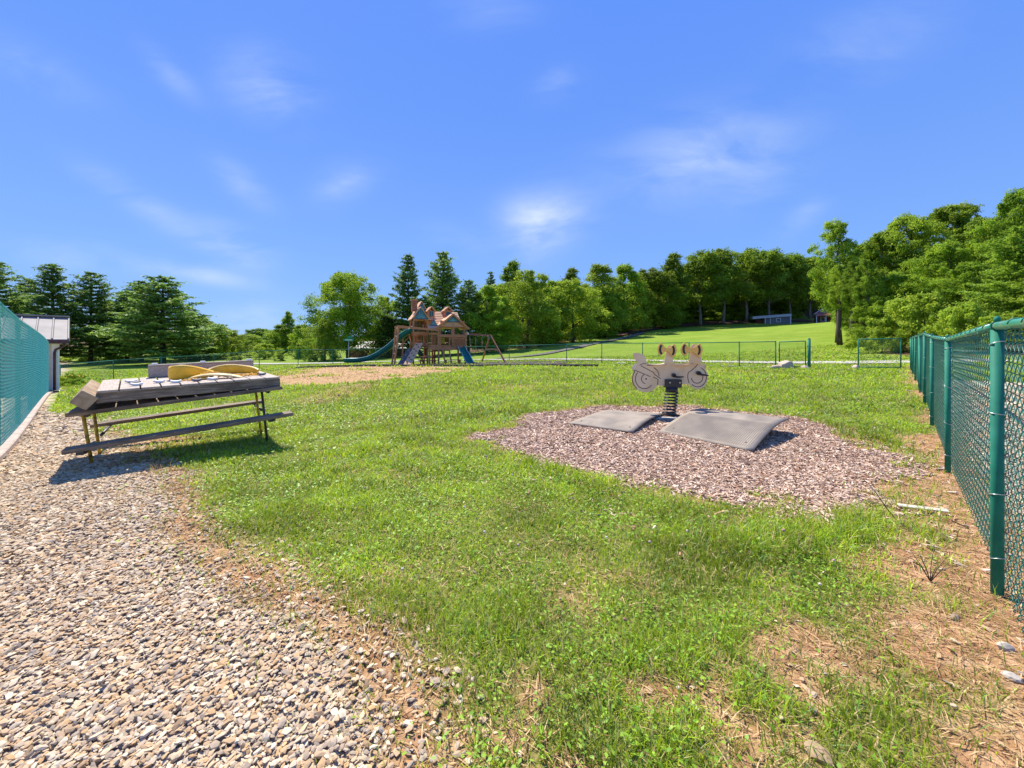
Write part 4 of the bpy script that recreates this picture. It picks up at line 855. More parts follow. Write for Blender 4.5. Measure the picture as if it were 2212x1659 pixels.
def house():
    a = at(1762, 702, 92); z = gz(a[0], a[1]); t = thing('house', 'brown house with grey gable and red porch roof, half hidden by a tall tree', 'house', (a[0], a[1], z), -.62); h = 2.6
    MB().box((2.6, 3, h/2), (5.2, 6, h)).build('wall', M['redbarn'], t)
    MB().prism([(-.3, h-.2), (5.5, h-.2), (2.6, h+1.9)], (1, 0, 0), (0, 0, 1), (0, 0, 0), .15).build('gable', M['greysiding'], t)
    for s in (1, -1):
        x0 = 2.6-s*2.95; MB().hexa([(x0, -.4, h-.35), (2.6, -.4, h+1.95), (2.6, 6.4, h+1.95), (x0, 6.4, h-.35), (x0, -.4, h-.15), (2.6, -.4, h+2.15), (2.6, 6.4, h+2.15), (x0, 6.4, h-.15)]).build('roof', M['paleroof'], t)
    MB().hexa([(-.1, -1.6, 1.75), (5.3, -1.6, 1.75), (5.3, -.1, 2.55), (-.1, -.1, 2.55), (-.1, -1.6, 1.9), (5.3, -1.6, 1.9), (5.3, -.1, 2.7), (-.1, -.1, 2.7)]).build('porch_roof', M['redroof'], t)
    for x in (.1, 1.8, 3.4, 5.1): MB().box((x, -1.45, .9), (.14, .14, 1.8)).build('porch_post', M['white'], t)
    w = MB().box((1.3, -.05, 1.1), (.8, .08, 1.0)).build('window', M['white'], t); MB().box((1.3, -.1, 1.1), (.6, .04, .8)).build('pane', M['glass'], w)
    w = MB().box((2.6, -.1, h+.7), (.5, .08, .6)).build('window', M['white'], t); MB().box((2.6, -.15, h+.7), (.34, .04, .44)).build('pane', M['glass'], w)
house()
def barn():
    a = at(752, 757, 60); z = gz(a[0], a[1]); t = thing('red_barn', 'low red outbuilding with white and pink striped metal roof left of the playset', 'barn', (a[0], a[1], z), .15); 
    MB().box((4.5, 2.2, .75), (9, 4.4, 1.5)).build('wall', M['redbarn'], t)
    m = MB()
    for i in range(22):
        x = -.3+i*.44; m.hexa([(x, -.5, 1.45), (x+.4, -.5, 1.45), (x+.4, 2.3, 2.5), (x, 2.3, 2.5), (x, -.5, 1.53), (x+.4, -.5, 1.53), (x+.4, 2.3, 2.58), (x, 2.3, 2.58)])
    m.build('roof', M['paleroof'], t)
    MB().hexa([(-.3, 2.35, 2.5), (9.3, 2.35, 2.5), (9.3, 4.9, 1.5), (-.3, 4.9, 1.5), (-.3, 2.35, 2.6), (9.3, 2.35, 2.6), (9.3, 4.9, 1.6), (-.3, 4.9, 1.6)]).build('roof', M['redroof'], t)
    MB().box((1.0, -.05, .7), (1.2, .08, 1.2)).build('door', M['redroof'], t)
    for x in (-1.6, -1.2): MB().box((x, .2, .4), (.12, .12, .8)).build('post', M['white'], t)
barn()
def sign():
    x, y = at(753, 0, 33)[0], 33.0; z = gz(x, y); t = thing('street_sign', 'green street name sign on a thin pole beyond the back fence', 'street sign', (x, y, z), world=True)
    MB().tube([(x, y, z), (x, y, z+2.15)], .03, 6).build('pole', M['chain'], t)
    MB().box((x, y-.02, z+2.05), (.86, .02, .2), rz=.15).build('name_blade', M['signgreen'], t)
    MB().box((x+.1, y, z+2.28), (.5, .02, .18), rz=1.0).build('name_blade', M['signgreen'], t)
    MB().box((x, y-.035, z+2.05), (.58, .006, .06), rz=.15).build('lettering', M['white'], t)
sign()
tag(MB().box((at(1742, 706, 90)[0], 90, at(1742, 706, 90)[2]+.1), (1.6, .8, .5)).build('junk_pile', M['darksteel'], bevel=.1), 'small dark heap on the hill lawn left of the house', 'heap')
# ------------------------------------------------------------------ spring rider and its mats
RX, RY = 2.52, 6.24; RZ = gz(RX, RY)
K = 840/6.24
def rp(cx, cy):                                     # sketch units -> metres in the rider's own plane
    return ((cx-1240)*.000677, 1.373-.000677*cy-RZ)
def arc(cx, cy, r, a0, a1, n=24, ry=None):
    ry = ry or r
    return [(cx+r*math.cos(R(a)), cy+ry*math.sin(R(a))) for a in np.linspace(a0, a1, n)]
def rider():
    t = thing('spring_rider', 'tan two-seat motorcycle spring rider with yellow steering handles on a black coil spring', 'spring rider', (RX, RY, RZ), -.10)
    AX, AZ = (1, 0, 0), (0, 0, 1)
    def P(pts): return [rp(*p) for p in pts]
    body = [(400, 480), (470, 462), (555, 470), (640, 515), (705, 585), (720, 715), (830, 748), (1000, 742), (1180, 712), (1300, 690), (1400, 712), (1560, 706), (1700, 690), (1800, 700), (2060, 722), (2075, 760), (1990, 800)]
    body += arc(1885, 1030, 228, -58, 128, 26, 282) + [(1700, 1200), (1500, 1197), (1130, 1240), (1005, 1245), (955, 1222), (930, 1215)]
    body += arc(690, 1085, 312, 28, 214, 34, 315) + [(372, 852), (420, 738), (500, 728), (505, 690), (480, 640), (425, 575)]
    def layered(name, pts, y, m, th=.026):
        core = MB().prism(P(pts), AX, AZ, (0, y, 0), th-.010).build(name, M['groove'], t)
        for s in (-1, 1): MB().prism(P(pts), AX, AZ, (0, y+s*(th/2-.0025), 0), .005).build('face_skin', M[m], core)
        return core
    layered('body_panel', body, 0, 'hdpe')
    # seats: boards lying across the panel
    for a, b, lab in ((725, 1180, 'seat'), (1290, 1760, 'seat')):
        m = MB(); n = 10; rows = []
        for i in range(n+1):
            f = i/n; x, z = rp(a+(b-a)*f, 722+26*math.sin(math.pi*f)-12*f); rows.append([(x, -.055, z+.004), (x, .0, z+.006), (x, .07, z+.004)])
        m.ribbon(rows, .018).build('seat', M['hdpe'], t)
    # handlebar uprights
    for pts in ([(1115, 712), (1150, 470), (1185, 330), (1215, 292), (1272, 288), (1290, 430), (1318, 690)], [(1675, 700), (1705, 400), (1722, 295), (1770, 262), (1860, 270), (1900, 330), (1950, 470), (1945, 705)]):
        layered('handle_upright', pts, -.030, 'hdpe')
    bows = [([(1020, 208), (1100, 325), (1150, 352), (1205, 350), (1325, 250), (1358, 310), (1376, 395), (1362, 470), (1330, 530), (1282, 572), (1210, 470), (1160, 432), (1100, 440), (1050, 500), (1000, 540), (958, 470), (938, 370), (965, 280)], ((1015, 385, -1), (1290, 405, 1)), (1160, 390)),
            ([(1545, 222), (1640, 332), (1700, 352), (1765, 345), (1890, 240), (1930, 310), (1955, 395), (1940, 470), (1905, 530), (1868, 570), (1790, 480), (1720, 438), (1650, 440), (1600, 500), (1545, 535), (1490, 480), (1464, 380), (1490, 290)], ((1542, 378, -1), (1865, 395, 1)), (1705, 392))]
    for poly, slots, c in bows:
        h = layered('steering_handle', poly, -.085, 'yhdpe')
        for x, y, s in slots:
            sl = [(x+s*dx, y+dy) for dx, dy in ((-32, -95), (8, -112), (34, -60), (44, 0), (34, 70), (-2, 118), (-34, 100), (-12, 50), (-6, 0), (-12, -50))]
            MB().prism(P(sl), AX, AZ, (0, -.0995, 0), .004).build('grip_slot', M['black'], t)
        x, z = rp(*c); MB().tube([(x, -.085, z), (x, -.03, z)], .018, 8).build('hub', M['darksteel'], h)
        for dx in (-.045, .05): MB().tube([(x+dx, -.104, z), (x+dx, -.096, z)], .007, 8).build('screw', M['chain'], h)
    # routed lines showing the brown core
    g = [arc(690, 1085, 300, 215, 130, 18), arc(668, 1085, 208, 222, 38, 26, 232), arc(700, 1085, 100, 250, 95, 14, 110), [(560, 760), (600, 735), (650, 722), (705, 722)],
         [(590, 772), (880, 930), (900, 975), (1040, 1075)], [(455, 880), (680, 975)], [(692, 978), (805, 1030)], [(870, 1035), (985, 1095)], [(985, 1095), (968, 1222)], arc(760, 1020, 245, -60, 0, 14, 240),
         [(1885, 725), (1830, 800), (1740, 880), (1685, 915), (1665, 950), (1658, 1030), (1672, 1120), (1695, 1180)], arc(1885, 1030, 195, -70, 132, 26, 232), arc(1870, 1035, 130, -60, 172, 22, 140),
         [(722, 756), (830, 764), (1000, 758), (1180, 736)], [(1290, 733), (1440, 735), (1600, 728), (1755, 712)], [(440, 870), (420, 930)]]
    for q in g:
        m = MB(); pts = [rp(*p) for p in q]; w = .0058; A = []; B = []
        for i, p in enumerate(pts):
            a, b = pts[max(0, i-1)], pts[min(len(pts)-1, i+1)]; d = Vector((b[0]-a[0], b[1]-a[1])).normalized(); A.append((p[0]-d.y*w, -.0135, p[1]+d.x*w)); B.append((p[0]+d.y*w, -.0135, p[1]-d.x*w))
        m.ribbon([A, B]); m.build('routed_line', M['groove'], t)
    # exhaust stripes, wheel hub, nuts
    for k in (0, 34):
        MB().prism(P([(388+k, 845), (404+k, 850), (455+k, 742), (440+k, 736)]), AX, AZ, (0, -.0145, 0), .004).build('exhaust_stripe', M['white'], t)
    for c in ((705, 1085), (832, 815), (1425, 800)):
        x, z = rp(*c); MB().tube([(x, -.024, z), (x, -.012, z)], .013, 8).build('nut', M['hdpe' if c[0] > 800 else 'rust'], t)
    # foot pegs on both faces
    for c, d in (((1330, 990), (1510, 1015)), ((1885, 935), (2065, 985))):
        x, z = rp(*c); x2, z2 = rp(*d)
        for s in (-1, 1):
            m = MB(); m.tube([(x, s*.012, z), (x, s*.06, z)], [.03, .034], 12)
            m.tube([(x, s*.055, z-.006), (x+.03, s*.075, z-.022), (x+.07, s*.10, z-.024), (x2, s*.135, z2)], [.018, .016, .015, .009], 8); m.build('foot_peg', M['black'], t)
    # clamp block, collar, spring, base
    for s in (-1, 1):
        x0, z0 = rp(1130, 1280); x1, z1 = rp(1502, 1085); b = MB().box(((x0+x1)/2, s*.045, (z0+z1)/2), (x1-x0, .06, z1-z0)).build('clamp_plate', M['black'], t, bevel=.008)
        for cx in (1228, 1450):
            x, z = rp(cx, 1160); MB().tube([(x, s*.074, z), (x, s*.082, z)], .012, 8).build('bolt', M['chain'], b)
    x, z = rp(1300, 1330); zc = rp(1300, 1395)[1]
    MB().tube([(x, 0, zc), (x, 0, rp(1300, 1275)[1])], [.095, .09], 18).build('collar', M['black'], t)
    xb = 0.0; H = zc; m = MB(); n = 7.3; pts = []
    for i in range(int(n*22)+1):
        f = i/(n*22); a = f*n*2*math.pi; r = .092+.006*math.sin(f*3); pts.append((xb*(1-f)+x*f+r*math.cos(a), r*math.sin(a), .045+(H-.04)*f))
    m.tube(pts, .0125, 8).build('coil_spring', M['black'], t)
    pl = MB().box((0, 0, .028), (.30, .22, .012)).build('base_plate', M['rust'], t)
    for sx in (-.12, .12):
        for sy in (-.08, .08): MB().tube([(sx, sy, .034), (sx, sy, .048)], .012, 6).build('bolt', M['darksteel'], pl)
    MB().tube([(0, 0, .034), (0, 0, .06)], .11, 18).build('spring_seat', M['black'], t)
    tag(MB().box((RX+.05, RY+.02, RZ-.03), (.75, .55, .10), rz=-.1).build('concrete_footing', M['concrete'], bevel=.01), 'pale concrete footing slab under the spring rider', 'footing')
rider()
def mat_sheet(name, label, P0, ex, ey, prof, ribs, tl):
    """P0 near corner, ex along the near edge, ey to the far edge (2D vectors); prof(t, s) height"""
    P0, ex, ey = map(lambda q: np.array(q, float), (P0, ex, ey)); base = gz(*(P0+ex/2)); t = thing(name, label, 'rubber mat', (P0[0], P0[1], base), world=True)
    def S(s, f): q = P0+ex*s+ey*f; return (q[0], q[1], base+.02+prof(f, s))
    MB().ribbon([[S(s, f) for s in np.linspace(0, 1, 13)] for f in np.linspace(0, 1, 25)], .018).build('sheet', M['mat_rubber'], t)
    if ribs:
        m = MB(); L = np.linalg.norm(ex)
        for k in range(ribs):
            s = .05+.90*k/(ribs-1); w = .0045/L; m.ribbon([[tuple(np.array(S(s-w, f))+(0, 0, .001)), tuple(np.array(S(s, f))+(0, 0, .006)), tuple(np.array(S(s+w, f))+(0, 0, .001))] for f in np.linspace(.05, tl, 14)])
        m.build('ribs', M['mat_rubber'], t)
    for s, f in ((.12, .13), (.9, .12)):
        q = S(s, f); MB().tube([(q[0], q[1], q[2]+.0), (q[0], q[1], q[2]+.004)], .014, 8).build('fixing_hole', M['black'], t)
mat_sheet('rubber_mat', 'ribbed grey rubber mat bowed up off the wood chips, right of the spring', (1.97, 5.24), (.66, -.98), (.96, .78), lambda f, s: .19*math.sin(min(1.0, f)*math.pi*.56)*(1+.12*s), 46, .62)
mat_sheet('rubber_mat', 'smooth grey rubber mat lying nearly flat, left of the spring', (.84, 5.80), (.76, -.62), (.90, 1.15), lambda f, s: .01+.065*math.sin(f*math.pi*.8)*(.4+.8*s), 0, .5)

# ------------------------------------------------------------------ picnic table with its load
A3 = Vector((.7614, .6436, .0779)).normalized(); P3 = Vector((-A3.y, A3.x, 0)).normalized(); N3 = A3.cross(P3)
S0 = Vector((-4.046, 3.5, .218))
def picnic():
    t = thing('picnic_table', 'weathered picnic table with plank seats and rusty yellow steel legs, standing half on gravel', 'picnic table')
    o = S0+A3*.9+P3*.8-N3*.27; Mx = Matrix((A3, P3, N3)).transposed().to_4x4(); Mx.translation = o; t.matrix_world = Mx
    def L(x, y, z): return (x-.9, y-.8, z+.27)
    for y, w, k in ((.045, .085, 0), (.14, .085, 0)): MB().box(L(.92, y, -.02), (1.86, w, .04)).build('seat', M['darkwood'], t, bevel=.004)
    for y in (1.60, 1.70): MB().box(L(.86, y, -.02), (1.78, .09, .04)).build('seat', M['darkwood'], t, bevel=.004)
    for i in range(8): MB().box(L(.90, .30+i*.135, .289+.0*i), (1.80, .128, .042)).build('tabletop_plank', M['darkwood'], t, bevel=.004)
    for x, lab in ((.10, 'yellowrust'), (1.62, 'darksteel')):
        for y in (.50, .98):
            ft = Vector(L(x, y, -.27)); tp = Vector(L(x-.015, y-(.05 if y < .7 else -.05), .27))
            wp = Mx@ft; ft.z += gz(wp.x, wp.y)-wp.z-.01
            MB().tube([ft, tp], .0145, 10).build('leg', M['yellowrust' if y > .9 and x > 1 else lab], t)
        [MB().tube([L(x+.03, ya, -.055), L(x+.03, yb, -.055)], .016, 8).build('seat_bar', M['darksteel'], t) for ya, yb in ((.04, .52), (.98, 1.74))]
        MB().tube([L(x+.03, .28, .255), L(x+.03, 1.28, .255)], .018, 8).build('top_bar', M['darksteel'], t)
    for x in (.10, 1.62): MB().box(L(x, .09, -.055), (.05, .17, .03)).build('seat_bracket', M['darksteel'], t)
picnic()
# deck panel lying on the table top
D0 = Vector((-4.016, 3.75, .726)); D1 = Vector((-2.893, 4.85, .783)); DL = (D1-D0).length; DX = (D1-D0).normalized(); DYv = Vector((-.756, .654, .024)).normalized(); DZ = DX.cross(DYv).normalized(); DYv = DZ.cross(DX)
DM = Matrix((DX, DYv, DZ)).transposed().to_4x4(); DM.translation = D0
def dk(x, y, z=0): return D0+DX*x+DYv*y+DZ*z
def deck():
    t = thing('deck_panel', 'grey slatted wooden deck panel lying on top of the picnic table', 'deck panel'); t.matrix_world = DM; W = 1.2; n = 10; bw = DL/n
    m = MB()
    for i in range(n): m.box(((i+.5)*bw, W/2, -.012+rng.uniform(-.001, .001)), (bw-.012, W+.02, .024))
    m.build('deck_boards', M['weathered_y'], t, bevel=.003)
    for y, l in ((.02, 'fascia'), (W/2, 'joist'), (W-.02, 'fascia')): MB().box((DL/2+.0, y, -.073), (DL, .036, .096)).build(l, M['weathered'], t, bevel=.003)
    MB().box((DL-.018, W/2, -.073), (.036, W-.08, .094)).build('end_board', M['weathered'], t, bevel=.003)
deck()
def endpost():
    c = dk(-.075, -.02, -.075); b = c+DYv*1.2
    o = MB().beam(c-DYv*.02, b, .138, .138, up=tuple(DZ), roll=R(40)).build('timber_post', M['post6'], bevel=.006); tag(o, 'thick square timber turned on edge along the left end of the deck panel', 'timber')
endpost()
def backbeam():
    a, b = dk(.40, 1.12, .075), dk(1.50, 1.10, .072); t = thing('long_beam', 'long pale grey beam with three small white blocks on top, at the back of the deck panel', 'beam', tuple(a), world=True)
    MB().beam(a, b, .09, .145).build('beam_body', M['weathered_y'], t, bevel=.006)
    MB().beam(a+Vector((0, 0, .078)), b+Vector((0, 0, .078)), .11, .014).build('top_cap', M['concrete'], t, bevel=.003)
    for f in (.03, .46, .93): q = a.lerp(b, f); MB().beam(q+Vector((0, 0, .086)), q+DX*.055+Vector((0, 0, .086)), .05, .035).build('white_block', M['white'], t, bevel=.004)
backbeam()
def belt(label, pts, hs, w0, mt, bow=None, lean=0):
    """a moulded belt seat: pts local on the deck (x, y), hs heights of the upper rim; stands on its long edge"""
    t = thing('belt_swing', label, 'swing', tuple(dk(*pts[0])), world=True, group='yellow swing seats on the deck panel')
    pts = np.array(pts, float); n = 22; s = np.linspace(0, len(pts)-1, n); X = np.interp(s, range(len(pts)), pts[:, 0]); Y = np.interp(s, range(len(pts)), pts[:, 1]); Hh = np.interp(s, range(len(pts)), hs)
    for _ in range(3):
        for q in (X, Y, Hh): q[1:-1] = (q[:-2]+2*q[1:-1]+q[2:])/4
    rows = []
    for i in range(n):
        T = np.array([X[min(i+1, n-1)]-X[max(i-1, 0)], Y[min(i+1, n-1)]-Y[max(i-1, 0)]]); T /= np.linalg.norm(T); nn = np.array([-T[1], T[0]])
        rows.append([dk(X[i]+nn[0]*lean*Hh[i]*f-nn[0]*.012*math.sin(math.pi*f), Y[i]+nn[1]*lean*Hh[i]*f-nn[1]*.012*math.sin(math.pi*f), w0+Hh[i]*f) for f in np.linspace(0, 1, 6)])
    MB().ribbon(rows, .010).build('belt', M[mt], t)
    MB().tube([r[-1] for r in rows], .009, 7).build('rim', M['paleyellow'], t)
    return t
belt('yellow belt swing seat curled up on its edge, nearest the left end of the deck', [(.62, .66), (.565, .60), (.60, .50), (.70, .50), (.84, .58), (.99, .70)], [.145, .15, .165, .17, .13, .06], .004, 'yellow')
belt('yellow belt swing seat standing arched on its edge at the right end of the deck', [(.90, .86), (1.00, .93), (1.14, .92), (1.28, .82), (1.42, .66), (1.47, .56)], [.03, .085, .115, .11, .085, .045], .006, 'yellow')
def flatseat():
    t = thing('belt_swing', 'pale faded yellow slotted swing seat lying arched between the two upright seats', 'swing', tuple(dk(.7, .4)), world=True, group='yellow swing seats on the deck panel')
    a, b = Vector((.68, .50, 0)), Vector((1.24, .26, 0)); d = (b-a).normalized(); s = Vector((-d.y, d.x, 0)); n = 20; rows = []
    for i in range(n+1):
        f = i/n; c = a.lerp(b, f); w = .045+.04*math.sin(math.pi*f); h = .006+.062*math.sin(math.pi*f)**.9
        rows.append([dk(*(c+s*w*g)[:2], h-.016*g*g) for g in (-1, -.5, 0, .5, 1)])
    bt = MB().ribbon(rows, .009).build('belt', M['paleyellow'], t)
    for g in (-.45, .0, .45):
        A, B = [], []
        for f in np.linspace(.3, .82, 9):
            c = a.lerp(b, f); w = .045+.04*math.sin(math.pi*f); h = .0125+.062*math.sin(math.pi*f)**.9
            A.append(dk(*(c+s*(w*g-.003))[:2], h+.002-.016*g*g)); B.append(dk(*(c+s*(w*g+.003))[:2], h+.002-.016*g*g))
        MB().ribbon([A, B]).build('slot', M['groove'], bt)
flatseat()
def chain(label, P, seed):
    t = thing('swing_chain', label, 'chain', tuple(dk(*P[0])), world=True, group='yellow coated swing chains on the deck panel'); r = np.random.default_rng(seed)
    pts = []
    for a, b in zip(P, P[1:]):
        a, b = Vector(a), Vector(b); k = max(1, int((b-a).length/.022)); pts += [a.lerp(b, i/k) for i in range(k)]
    m = MB()
    for i, p in enumerate(pts[:-1]):
        d = (pts[i+1]-p).normalized(); s = d.orthogonal().normalized(); u = d.cross(s); s, u = (s, u) if i % 2 else (u, s); c = p+Vector((r.normal(0, .002), r.normal(0, .002), 0))
        m.tube([dk(*(c+d*(.016*math.cos(x))+s*(.008*math.sin(x)))) for x in np.linspace(0, 2*math.pi, 9)], .0032, 4, caps=False)
    m.build('links', M['yellow'], t)
r_ = np.random.default_rng(5)
chain('yellow chain trailing from the curled seat over the middle of the deck', [(.63, .30, .012), (.72, .36, .014), (.80, .42, .02), (.86, .50, .06), (.92, .56, .07), (1.0, .58, .06), (1.06, .50, .05)], 1)
chain('tangled yellow chain heaped beneath the pale seat', [(.74, .34, .01)]+[(.74+.5*i/22+r_.normal(0, .03), .40-.1*i/22+r_.normal(0, .07), .010+abs(r_.normal(0, .012))) for i in range(22)], 2)
chain('yellow chain in a loose coil at the right end of the deck', [(1.1, .5, .012)]+[(1.22+.10*math.sin(i*1.1)+.008*i, .42+.09*math.cos(i*1.3), .012+.004*(i % 3)) for i in range(16)]+[(1.44, .42, .01)], 3)
for k, (x, y, rz, c, l) in enumerate([(.245, .62, .2, 'white', 'pale curved block on the left deck boards, farthest back of three'), (.275, .42, .5, 'greysiding', 'dark grey curved block, middle of three on the left deck boards'), (.285, .22, .1, 'white', 'pale curved block, nearest the front edge of the left deck boards'),
        (.47, .36, .3, 'white', 'pale curved block on the deck left of the curled yellow seat'), (.60, .20, -.2, 'white', 'pale curved block in front of the curled yellow seat'), (.93, .22, .1, 'white', 'pale curved block under the front edge of the faded seat'),
        (1.10, .52, .6, 'concrete', 'pale curved block behind the faded seat among chains'), (1.45, .36, .2, 'greysiding', 'grey curved block at the right end of the deck'), (.78, .20, .4, 'greysiding', 'grey block in front of the chain heap')]):
    q = dk(x, y, .002); m = MB(); rows = []; d = Vector((math.cos(rz+.75), math.sin(rz+.75), 0)); s = Vector((-d.y, d.x, 0)); sc = .8
    for i in range(9):
        f = i/8-.5; w = .022+.006*math.cos(f*math.pi); z = .022+.045*f*f
        rows.append([q+(d*f*.115-s*w*g)*sc+Vector((0, 0, (z+.012*(1-abs(g)))*sc)) for g in (-1, -.5, 0, .5, 1)])
    m.box(q+Vector((0, 0, .009)), (.05, .035, .018), rz=rz+.75); o = m.ribbon(rows, .020).build('plastic_block', M[c]); tag(o, l, 'block', 'small curved blocks on the deck panel')
# ------------------------------------------------------------------ playset
def playset():
    ox, oy = at(892, 0, 25.5)[0], 25.5; oz = gz(ox, oy); th = R(26)
    t = thing('wooden_playset', 'big cedar playset with two roofed towers, green slides, ladder and climbing wall', 'playset', (ox, oy, oz), th)
    C_, RF, RD = M['cedar'], M['cedar_roof'], M['cedar_red']
    def B(n, c, d, m=C_, p=t, rz=0, bv=0): return MB().box(c, d, rz).build(n, m, p, bv)
    def BM(n, a, b, w, h, m=C_, p=t, up=(0, 0, 1)): return MB().beam(a, b, w, h, up).build(n, m, p)
    def railing(a, b, z0, z1, n, m=C_, sl=.06):
        a, b = Vector(a), Vector(b); q = MB()
        for z in (z0, z1): q.beam((a.x, a.y, z), (b.x, b.y, z), .05, .08)
        for i in range(n): c = a.lerp(b, (i+.5)/n); q.beam((c.x, c.y, z0+.041), (c.x, c.y, z1-.041), sl, .025, up=(b-a).normalized())
        return q.build('railing', m, t)
    def gable(a0, a1, b0, b1, ze, za, th_=.05, ov=.0, name='roof', m=RF):
        """ridge runs along b; slopes fall to -a and +a. boards laid along the slope"""
        am = (a0+a1)/2; q = MB()
        for s, ae in ((-1, a0), (1, a1)):
            n = 7
            for i in range(n):
                f0, f1 = i/n, (i+1)/n-.004; x0, x1 = ae+(am-ae)*f0, ae+(am-ae)*f1; z0, z1 = ze+(za-ze)*f0, ze+(za-ze)*f1; l = .018
                q.hexa([(x0, b0, z0-th_), (x1, b0, z1-th_-l), (x1, b1, z1-th_-l), (x0, b1, z0-th_), (x0, b0, z0+l), (x1, b0, z1-.0), (x1, b1, z1-.0), (x0, b1, z0+l)])
        return q.build(name, m, t)
    def sunburst(a0, a1, b, z0, z1, p=t):
        am = (a0+a1)/2; g = MB().prism([(a0, z0), (a1, z0), (am, z1)], (1, 0, 0), (0, 0, 1), (0, b, 0), .03).build('gable_panel', M['blue'], p)
        h = z1-z0; q = MB()
        for an in (25, 50, 75, 105, 130, 155):
            c, s = math.cos(R(an)), math.sin(R(an)); Lr = .78*h/(abs(c)*h/((a1-a0)/2)+s); q.beam((am+c*.14*h, b-.022, z0+.03+s*.14*h), (am+c*Lr, b-.022, z0+.03+s*Lr), .02, .012, up=(0, 1, 0))
        q.build('sunburst', M['slide_edge'], g)
    def arcbeam(a0, a1, b, z, rise, m=C_):
        q = MB(); n = 8; top, bot = z+rise+.06, z
        pts = [(a0, top)]+[(a1, top)]+[(a1+(a0-a1)*i/n, bot+rise*math.sin(math.pi*i/n)) for i in range(n+1)]
        q.prism(pts, (1, 0, 0), (0, 0, 1), (0, b, 0), .035).build('arched_board', m, t)
    # ---- left tower, 1.0 m square
    for a in (.04, .96):
        for b in (.04, .96): B('post', (a, b, 1.55), (.09, .09, 3.1))
    B('floor', (.5, .5, 1.40), (1.0, 1.0, .07)); B('floor', (.5, .5, 2.15), (1.06, 1.06, .07))
    B('floor_beam', (.5, -.02, 1.30), (1.04, .05, .14)); B('floor_beam', (.5, -.02, 2.10), (1.04, .05, .20)); B('floor_beam', (-.02, .5, 2.10), (.05, 1.0, .20))
    railing((.02, -.02, 0), (.32, -.02, 0), 1.45, 1.98, 3); railing((.66, -.02, 0), (.98, -.02, 0), 1.45, 1.98, 3); railing((.02, .98, 0), (.98, .98, 0), 1.45, 1.98, 8)
    railing((.12, .98, 0), (.9, .98, 0), 2.22, 2.95, 9, RD, .075); railing((.98, .1, 0), (.98, .9, 0), 2.22, 2.9, 6, C_, .075)
    arcbeam(.06, .94, -.01, 2.95, .08)
    gable(-.14, 1.14, -.12, 1.12, 3.02, 3.86); sunburst(.04, .96, -.06, 3.04, 3.76)
    gable(.32, 1.18, .75, 1.75, 3.60, 4.34, name='upper_roof'); sunburst(.42, 1.08, .80, 3.62, 4.24); B('upper_wall', (.75, 1.3, 3.35), (.7, .8, .6))
    for d, z in ((.34, 4.02), (.40, 4.32)): pass
    B('chimney', (.20, .55, 3.95), (.34, .34, .72), RD); B('chimney_cap', (.20, .55, 4.34), (.42, .42, .07), C_)
    dm = B('dormer', (1.22, .35, 3.35), (.46, .7, .56)); MB().box((1.22, -.012, 3.42), (.27, .03, .34)).build('window', M['blue'], dm); MB().box((1.22, -.032, 3.42), (.2, .02, .27)).build('pane', M['glass'], dm)
    MB().box((1.22, -.046, 3.42), (.02, .012, .27)).build('glazing_bar', M['cedar'], dm)
    gable(.92, 1.52, -.12, .8, 3.60, 3.92, .04, name='dormer_roof')
    MB().hexa([(.98, -.10, 3.02), (1.55, -.10, 3.0), (1.5, .5, 3.28), (.98, .5, 3.28), (.98, -.10, 3.06), (1.55, -.10, 3.04), (1.5, .5, 3.32), (.98, .5, 3.32)]).build('lower_roof', RF, t)
    # ---- right tower a 1.53-3.41, b -.6..1.0
    aL, aM, aR, bf, bb = 1.55, 2.52, 3.42, -.6, 1.0
    for a, z in ((aL, 2.4), (aR, 2.2)):
        for b in (bf, bb): B('post', (a, b, z/2), (.10, .10, z))
    B('post', (aM, bf, 1.25+.65), (.09, .09, 1.3)); B('post', (.94, bf, .55), (.10, .10, 1.1)); B('post', (1.7, bb, .55), (.1, .1, 1.1), RD); B('post', (1.25, .6, .7), (.09, .09, 1.4), RD)
    B('floor', ((aL+aR)/2, .2, 1.16), (aR-aL, 1.56, .07)); B('floor', (1.22, -.3, 1.16), (.66, .56, .07)); B('floor_beam', (1.22, bf-.02, 1.12), (.66, .05, .24)); B('floor_beam', ((aL+aR)/2, bf-.02, 1.10), (aR-aL, .05, .19))
    railing((.92, bf-.02, 0), (aL-.05, bf-.02, 0), 1.30, 2.06, 6, C_, .05); B('railing_cap', (1.23, bf-.02, 2.12), (.68, .10, .04))
    railing((2.58, bf, 0), (aR-.05, bf, 0), 1.24, 1.78, 9, C_, .045); railing((aL+.05, bb, 0), (aR-.05, bb, 0), 1.24, 1.9, 14); railing((aR, bf, 0), (aR, bb, 0), 1.24, 1.9, 10)
    for a in (aL+.12, 2.30): B('rail_post', (a, bf, 1.55), (.07, .05, .66))
    B('threshold', (2.0, bf, 1.27), (.75, .06, .09))
    yp = B('game_panel', (1.98, bf+.5, 1.70), (.26, .04, .52), M['yellow_panel'])
    for i in range(3):
        for j in range(3): MB().box((1.90+.08*i, bf+.475, 1.55+.14*j), (.05, .01, .07)).build('game_tile', M['darksteel'], yp)
    B('window_ledge', ((aL+aR)/2, bf-.04, 1.93), (aR-aL+.12, .08, .13)); arcbeam(aL+.05, aM-.05, bf, 1.82, .05); arcbeam(aM+.05, aR-.05, bf, 1.80, .06)
